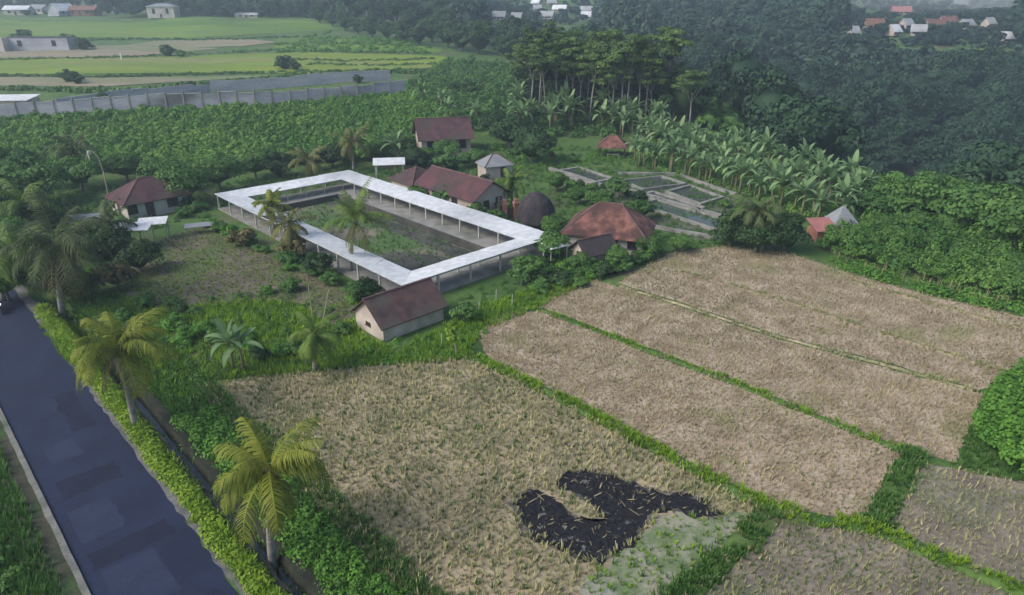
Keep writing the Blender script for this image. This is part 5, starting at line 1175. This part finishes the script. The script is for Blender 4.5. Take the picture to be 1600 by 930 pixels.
# ------------------------------------------------------------------ far slope forest
fproto = []
for k in range(6):
    rx = 4.6; v, f, t = merge([crown(rx, (3.6, 4.4, 5.2, 3.2, 4.0, 6.0)[k], 5.5, 20 + k, 2400, 0.42, 200 + k), hull(rx * 0.68, 2.7, 5.5, 200 + k, 1.0)])
    m = MB(); m.tube([(0, 0, -1.5), (0, 0, 5)], [0.3, 0.22], 6)
    o = empty('forest_tree', (0, 0, 0)); m.build('trunk', M['bark'], o); mk('crown', v, f, M['f_forest'], t, o); fproto.append(o)
rs = np.random.RandomState(77)
X, Y = np.meshgrid(np.arange(-220, 560, 8.2), np.arange(40, 640, 8.2)); X = X.ravel() + rs.uniform(-3.6, 3.6, X.size); Y = Y.ravel() + rs.uniform(-3.6, 3.6, Y.size)
e = edge_dist(X, Y); PXX = 800 + X / np.maximum(Y, 1) * 1100
vis = (e > 9) & (np.abs(X) < 0.86 * Y + 25) | ((Y > 392) & (e <= 9) & (np.abs(X) < 0.86 * Y + 25))
# open village clearings
def clear(px, py, r): 
    p = T(px, py); return (X - p[0]) ** 2 + ((Y - p[1]) * 0.5) ** 2 > r * r
for (a, b_, r) in ((860, 20, 22), (900, 26, 14), (1440, 40, 20), (1500, 30, 22), (790, 30, 10), (1400, 30, 12)): vis &= clear(a, b_, r)
ZT = hgt(X, Y) + 11.5
yc_ = Y * math.cos(PITCH) - (ZT - CAM_H) * math.sin(PITCH); zc_ = Y * math.sin(PITCH) + (ZT - CAM_H) * math.cos(PITCH)
PXW, PYW = 800 + 1030 * X / yc_, 465 - 1030 * zc_ / yc_
for (a0, a1, b0) in ((765, 830, 36), (828, 935, 33), (1322, 1400, 62), (1395, 1520, 60), (1518, 1590, 66), (770, 940, 22)): vis &= ~((PXW > a0 - 10) & (PXW < a1 + 10) & (PYW < b0) & (Y > 120))
X, Y = X[vis], Y[vis]; Z = hgt(X, Y); 
# what shows largest: nearest first, those below the rim line are hidden
ratio = (CAM_H - (Z + 9)) / Y
order = np.argsort(Y + 0.2 * X)
# drop trees hidden behind the rim (sight line passes below the plateau edge)
def hidden(x, y, z):
    for s in np.linspace(0.2, 0.9, 24):
        if hgt(x * s, y * s) + (2.0 if edge_dist(x * s, y * s) < -1 else 0) > CAM_H + (z - CAM_H) * s: return True
    return False
ind = []; 
for i in order:
    if len(ind) >= 270: break
    if Y[i] < 392 and e is not None and not hidden(X[i], Y[i], Z[i] + 9): ind.append(i)
ind = np.array(ind); rest = np.setdiff1d(np.arange(len(X)), ind)
for i in ind:
    x, y = X[i], Y[i]; side = 'right' if x / y > 0.48 else ('middle' if x / y > 0.2 else 'left')
    d = 'lower' if Z[i] < -18 else ('middle height' if Z[i] < 2 else 'upper')
    s = rs.uniform(0.75, 1.6); kk = rs.randint(6); sz = 'small' if s < 1.0 else ('broad' if s > 1.35 else 'medium'); sh = ('rounded', 'domed', 'tall', 'flat topped', 'bushy', 'very tall')[kk]
    place(fproto[kk], (x, y, Z[i]), rs.uniform(0, 6.28), (s, s, s * rs.uniform(0.85, 1.3)), f'{sz} {sh} forest tree on the {d} gorge slope, {side} part', 'tree', f'forest trees on the {d} {side} gorge slope')
low = []
for k in range(4):
    v, f, t = merge([crown(4.6, (3.6, 4.6, 5.4, 3.2)[k], 5.0, 18, 640, 0.8, 300 + k), hull(3.1, 2.8, 5.0, 300 + k, 1.0)]); low.append((v, f, t))
parts = []; wh = rs.randint(0, 4, len(rest))
for k in range(4):
    i = rest[wh == k]; n = len(i); s = rs.uniform(0.9, 1.7, n)
    parts.append(tile(low[k], np.stack([X[i], Y[i], Z[i]], 1), rs.uniform(0, 6.28, n), np.stack([s, s, s * rs.uniform(0.8, 1.3, n)], 1), rs.rand(n)))
V, F, Tn = merge(parts); tag(mk('far_forest', V, F, M['f_forest_far'], Tn), 'hazy dark forest covering the far slopes', 'forest', None, 'stuff')
# understorey on the gorge sides so that no bare ground shows
uu = [clump(34, 3.0, 2.2, 1.1, s + 85, 0.2) for s in range(3)]
m_ = (rs.rand(len(X)) < 0.9) & (Y < 460); xx = X[m_] + rs.uniform(-3, 3, m_.sum()); yy = Y[m_] + rs.uniform(-3, 3, m_.sum())
k_ = edge_dist(xx, yy) > 4; xx, yy = xx[k_], yy[k_]; n = len(xx)
V, F, Tn = tile(uu[0], np.stack([xx, yy, hgt(xx, yy)], 1), rs.uniform(0, 6.28, n), rs.uniform(0.8, 1.4, n), rs.rand(n)); tag(mk('gorge_undergrowth', V, F, M['f_forest'], Tn), 'dark undergrowth between the trees of the gorge', 'undergrowth', None, 'stuff')
# rim growth from banana row to the gorge
rim = []
for t in np.linspace(0, 1, 60):
    k = t * 6 + 1.5; i = int(k); p = EDGE[i] + (EDGE[i + 1] - EDGE[i]) * (k - i); rim.append(p)
P = np.array(rim); off = rs.uniform(-1, 9, (len(P), 3)); pts = []
for j in range(3): pts.append(P + np.stack([off[:, j], rs.uniform(-2, 2, len(P))], 1))
P = np.concatenate(pts); V, F, Tn = tile(uu[1], np.column_stack([P, hgt(P[:, 0], P[:, 1])]), rs.uniform(0, 6.28, len(P)), rs.uniform(0.7, 1.1, len(P)), rs.rand(len(P)))
tag(mk('rim_growth', V, F, M['f_edge'], Tn), 'bushy growth along the rim of the gorge', 'undergrowth', None, 'stuff')

# ------------------------------------------------------------------ far houses
FARH = []
M['roof_pale'] = roofmat('roof_pale', (0.30, 0.32, 0.34), (0.42, 0.44, 0.45), 0.3, ribs=3.2, axis=0, rough=0.7, c3=(0.22, 0.22, 0.22))
def far_house(px, py, L, W, roof, wall, label, rot=0.1, kind='gable', wh=3.0, rh=5.0, group=None):
    p = T(px, py); FARH.append(p); house('distant_house', label, 'house', (p[0], p[1] + W / 2), rot, L, W, wh, rh, kind, 0.5, roof, wall, wins=[('s', -L * 0.25, 1.4), ('s', L * 0.25, 1.4)], doors=[('s', 0, 1.2)], ridge=False, group=group)
far_house(252, 29, 14, 8, 'roof_grey', 'petalw' if 'petalw' in M else 'whitewash', 'white two storey house standing clear at the end of the top green field', 0.05, 'hip', 5.6, 7.0)
far_house(24, 24, 13, 8, 'roof_white', 'whitewash', 'white roofed house at the far left edge of the village', 0.1)
far_house(58, 22, 10, 7, 'roof_grey', 'whitewash', 'grey roofed house second from the left in the far village', -0.2)
far_house(92, 26, 12, 8, 'roof_white', 'block', 'house with steep white gable in the far left village', 1.3, 'gable', 3.0, 6.5)
far_house(125, 25, 16, 9, 'roof_rust', 'brick', 'long rusty roofed house in the far left village', 0.05)
far_house(165, 20, 13, 9, 'roof_grey', 'whitewash', 'pale green grey house between rusty roof and white house', 0.2, 'hip', 4.5, 6.0)
far_house(205, 14, 14, 8, 'roof_rust', 'cream', 'brown roofed house high behind the white house', -0.1)
far_house(385, 28, 12, 4, 'roof_white', 'whitewash', 'low white roof at the edge of the trees right of the white house', 0.0, 'gable', 1.6, 2.6)
rs = np.random.RandomState(9)
for k, (a, b_, L, c, lab) in enumerate(((838, 10, 10, 'roof_white', 'first white roofed house of the hazy middle village, top left'), (862, 10, 11, 'roof_white', 'white roofed house at the top of the middle village'), (840, 19, 9, 'roof_white', 'small white roofed house left in the middle village'), (875, 19, 16, 'roof_white', 'long white roof in the middle village'), (855, 31, 13, 'roof_white', 'nearest white roof in the middle village'), (917, 22, 12, 'roof_white', 'white roofed house right in the middle village'), (916, 31, 9, 'roof_white', 'lowest small white roof right in the middle village'), (780, 32, 12, 'roof_grey', 'pale grey house left of the middle village'), (808, 34, 10, 'roof_grey', 'second pale grey house left of the middle village'), (1368, 46, 12, 'roof_rust', 'brown roofed house left in the right hand village'), (1410, 24, 16, 'roof_pink', 'red roofed house at the top of the right hand village'), (1418, 46, 8, 'roof_white', 'small white roof below the red roof'), (1398, 58, 8, 'roof_white', 'small pale roof low left in the right hand village'), (1438, 57, 9, 'roof_white', 'bright white roof lowest in the right hand village'), (1462, 47, 14, 'roof_rust', 'long orange brown roof in the right hand village'), (1484, 40, 13, 'roof_tile', 'orange roof right of the long orange brown one'), (1512, 46, 12, 'roof_white', 'white roof right of the orange roofs'), (1335, 60, 6, 'roof_white', 'lone white roof left of the right hand village'), (1576, 68, 9, 'roof_white', 'white roof near the right edge under the mist'), (1548, 44, 6, 'roof_white', 'tiny pale roof near the right edge'), (1496, 12, 18, 'roof_white', 'bright roof glinting at the top right'))):
    far_house(a, b_, L * 0.6, 5, 'roof_pale' if c == 'roof_white' and k % 3 else c, 'cream', lab, rs.uniform(-0.5, 0.5), 'gable', 1.9, 4.4)
# small trees and gardens between the far houses
rs = np.random.RandomState(19); pts = []
for (a0, a1, b0, b1, n) in ((765, 940, 4, 40, 230), (1318, 1600, 20, 72, 520), (1318, 1600, 2, 30, 160), (0, 240, 2, 26, 170)):
    got = 0
    while got < n:
        got += 1; p = T(rs.uniform(a0, a1), rs.uniform(b0, b1)); ok = True
        for h in FARH:
            # keep the roofs in sight: nothing close by or just in front of them
            if abs(p[0] / p[1] - h[0] / h[1]) < 5.0 / h[1] and -6 < h[1] - p[1] + 2 < 11: ok = False
        if ok: pts.append(p)
P = np.array(pts); n = len(P); s_ = rs.uniform(0.22, 0.62, n)
V, F, Tn = tile(low[0], P - np.array((0, 0, 0.6)), rs.uniform(0, 6.28, n), np.stack([s_, s_, s_ * rs.uniform(0.7, 1.3, n)], 1), rs.rand(n))
tag(mk('village_greenery', V, F, M['f_forest_far'], Tn), 'low trees and gardens packed between the distant houses', 'greenery', None, 'stuff')

# ------------------------------------------------------------------ motorcycle at the road's far end
def motorcycle():
    p = T(2, 488); root = empty('motorcycle', (p[0], p[1], 0.012), math.atan2(-RD[1], -RD[0]) + 0.0); tag(root, 'dark motorcycle with bright headlight at the left end of the road', 'motorcycle')
    def wheel(x):
        V = []; F = []; n, k = 20, 6
        for i in range(n):
            a = 2 * math.pi * i / n
            for j in range(k):
                b_ = 2 * math.pi * j / k; r = 0.27 + 0.05 * math.cos(b_); V.append((x + r * math.cos(a), 0.05 * math.sin(b_), 0.32 + r * math.sin(a)))
        for i in range(n):
            for j in range(k): F.append((i * k + j, ((i + 1) % n) * k + j, ((i + 1) % n) * k + (j + 1) % k, i * k + (j + 1) % k))
        m = MB(); m.tube([(x, -0.03, 0.32), (x, 0.03, 0.32)], [0.24, 0.24], 16); w_ = m.build('wheel', M['metal'], root); mk('tyre', V, F, M['tyre'], parent=w_, smooth=True)
    wheel(0.62); wheel(-0.62)
    m = MB(); m.tube([(-0.75, 0, 0.72), (-0.3, 0, 0.66), (0.15, 0, 0.5), (0.42, 0, 0.75)], [0.08, 0.15, 0.13, 0.11], 8); m.box(-0.25, 0.25, -0.12, 0.12, 0.25, 0.5); m.build('body', M['metal'], root, smooth=False)
    m = MB(); m.tube([(-0.7, 0, 0.84), (-0.3, 0, 0.82), (0.02, 0, 0.74)], [0.07, 0.12, 0.08], 8); m.build('saddle', M['tyre'], root)
    m = MB(); m.tube([(0.62, 0, 0.34), (0.5, 0, 0.75), (0.42, 0, 1.02)], [0.04, 0.045, 0.04], 6); m.build('fork', M['metal'], root)
    m = MB(); m.tube([(0.32, -0.33, 1.04), (0.42, 0, 1.02), (0.32, 0.33, 1.04)], [0.025, 0.03, 0.025], 6); m.build('handlebar', M['metal'], root)
    hm = bpy.data.materials.new('headlight_glow'); hm.use_nodes = True; b_ = hm.node_tree.nodes['Principled BSDF']; b_.inputs['Emission Color'].default_value = (0.9, 0.95, 1, 1); b_.inputs['Emission Strength'].default_value = 3; b_.inputs['Base Color'].default_value = (0.8, 0.8, 0.8, 1)
    m = MB(); m.tube([(0.46, 0, 0.9), (0.56, 0, 0.9)], [0.06, 0.10], 12); m.build('headlight', hm, root)
motorcycle()

# ------------------------------------------------------------------ haze
hz = MB(); hz.box(-700, 850, -120, 940, -45, 110)
hm = bpy.data.materials.new('haze_air'); hm.use_nodes = True; t = hm.node_tree
t.nodes.remove(t.nodes['Principled BSDF'])
pv = t.nodes.new('ShaderNodeVolumePrincipled'); pv.inputs['Color'].default_value = (0.66, 0.80, 0.97, 1); pv.inputs['Density'].default_value = 0.00062; pv.inputs['Anisotropy'].default_value = 0.2
t.links.new(pv.outputs[0], t.nodes['Material Output'].inputs['Volume'])
tag(hz.build('haze', hm), 'pale blue haze over the far slopes', 'haze', None, 'stuff')
mm = bpy.data.materials.new('mist_air'); mm.use_nodes = True; t = mm.node_tree; t.nodes.remove(t.nodes['Principled BSDF'])
pv = t.nodes.new('ShaderNodeVolumePrincipled'); pv.inputs['Color'].default_value = (0.86, 0.9, 0.95, 1); pv.inputs['Density'].default_value = 0.0055
t.links.new(pv.outputs[0], t.nodes['Material Output'].inputs['Volume'])
for k, (px, y, z, rx, ry, rz, lab) in enumerate(((1540, 430, 34, 100, 75, 19, 'pale mist bank over the right hand village'), (1120, 470, 38, 75, 60, 17, 'thin mist over the forest at the top centre'))):
    a, r = ray(px, 10); V = []; F = []; n, m = 24, 12
    for j in range(m + 1):
        th = math.pi * j / m
        for i in range(n): V.append((rx * math.sin(th) * math.cos(2 * math.pi * i / n), ry * math.sin(th) * math.sin(2 * math.pi * i / n), rz * math.cos(th)))
    F = [(j * n + i, (j + 1) * n + i, (j + 1) * n + (i + 1) % n, j * n + (i + 1) % n) for j in range(m) for i in range(n)]
    tag(mk('mist', V, F, mm, loc=(a * y, y, z)), lab, 'mist', None, 'stuff')
# unused prototypes would sit at the origin: remove them
dead_ = []
for o in list(COL.objects):
    if o.type == 'EMPTY' and o.parent is None and 'label' not in o: dead_ += [c.name for c in o.children_recursive] + [o.name]
for nme in dead_:
    if nme in bpy.data.objects: bpy.data.objects.remove(bpy.data.objects[nme])
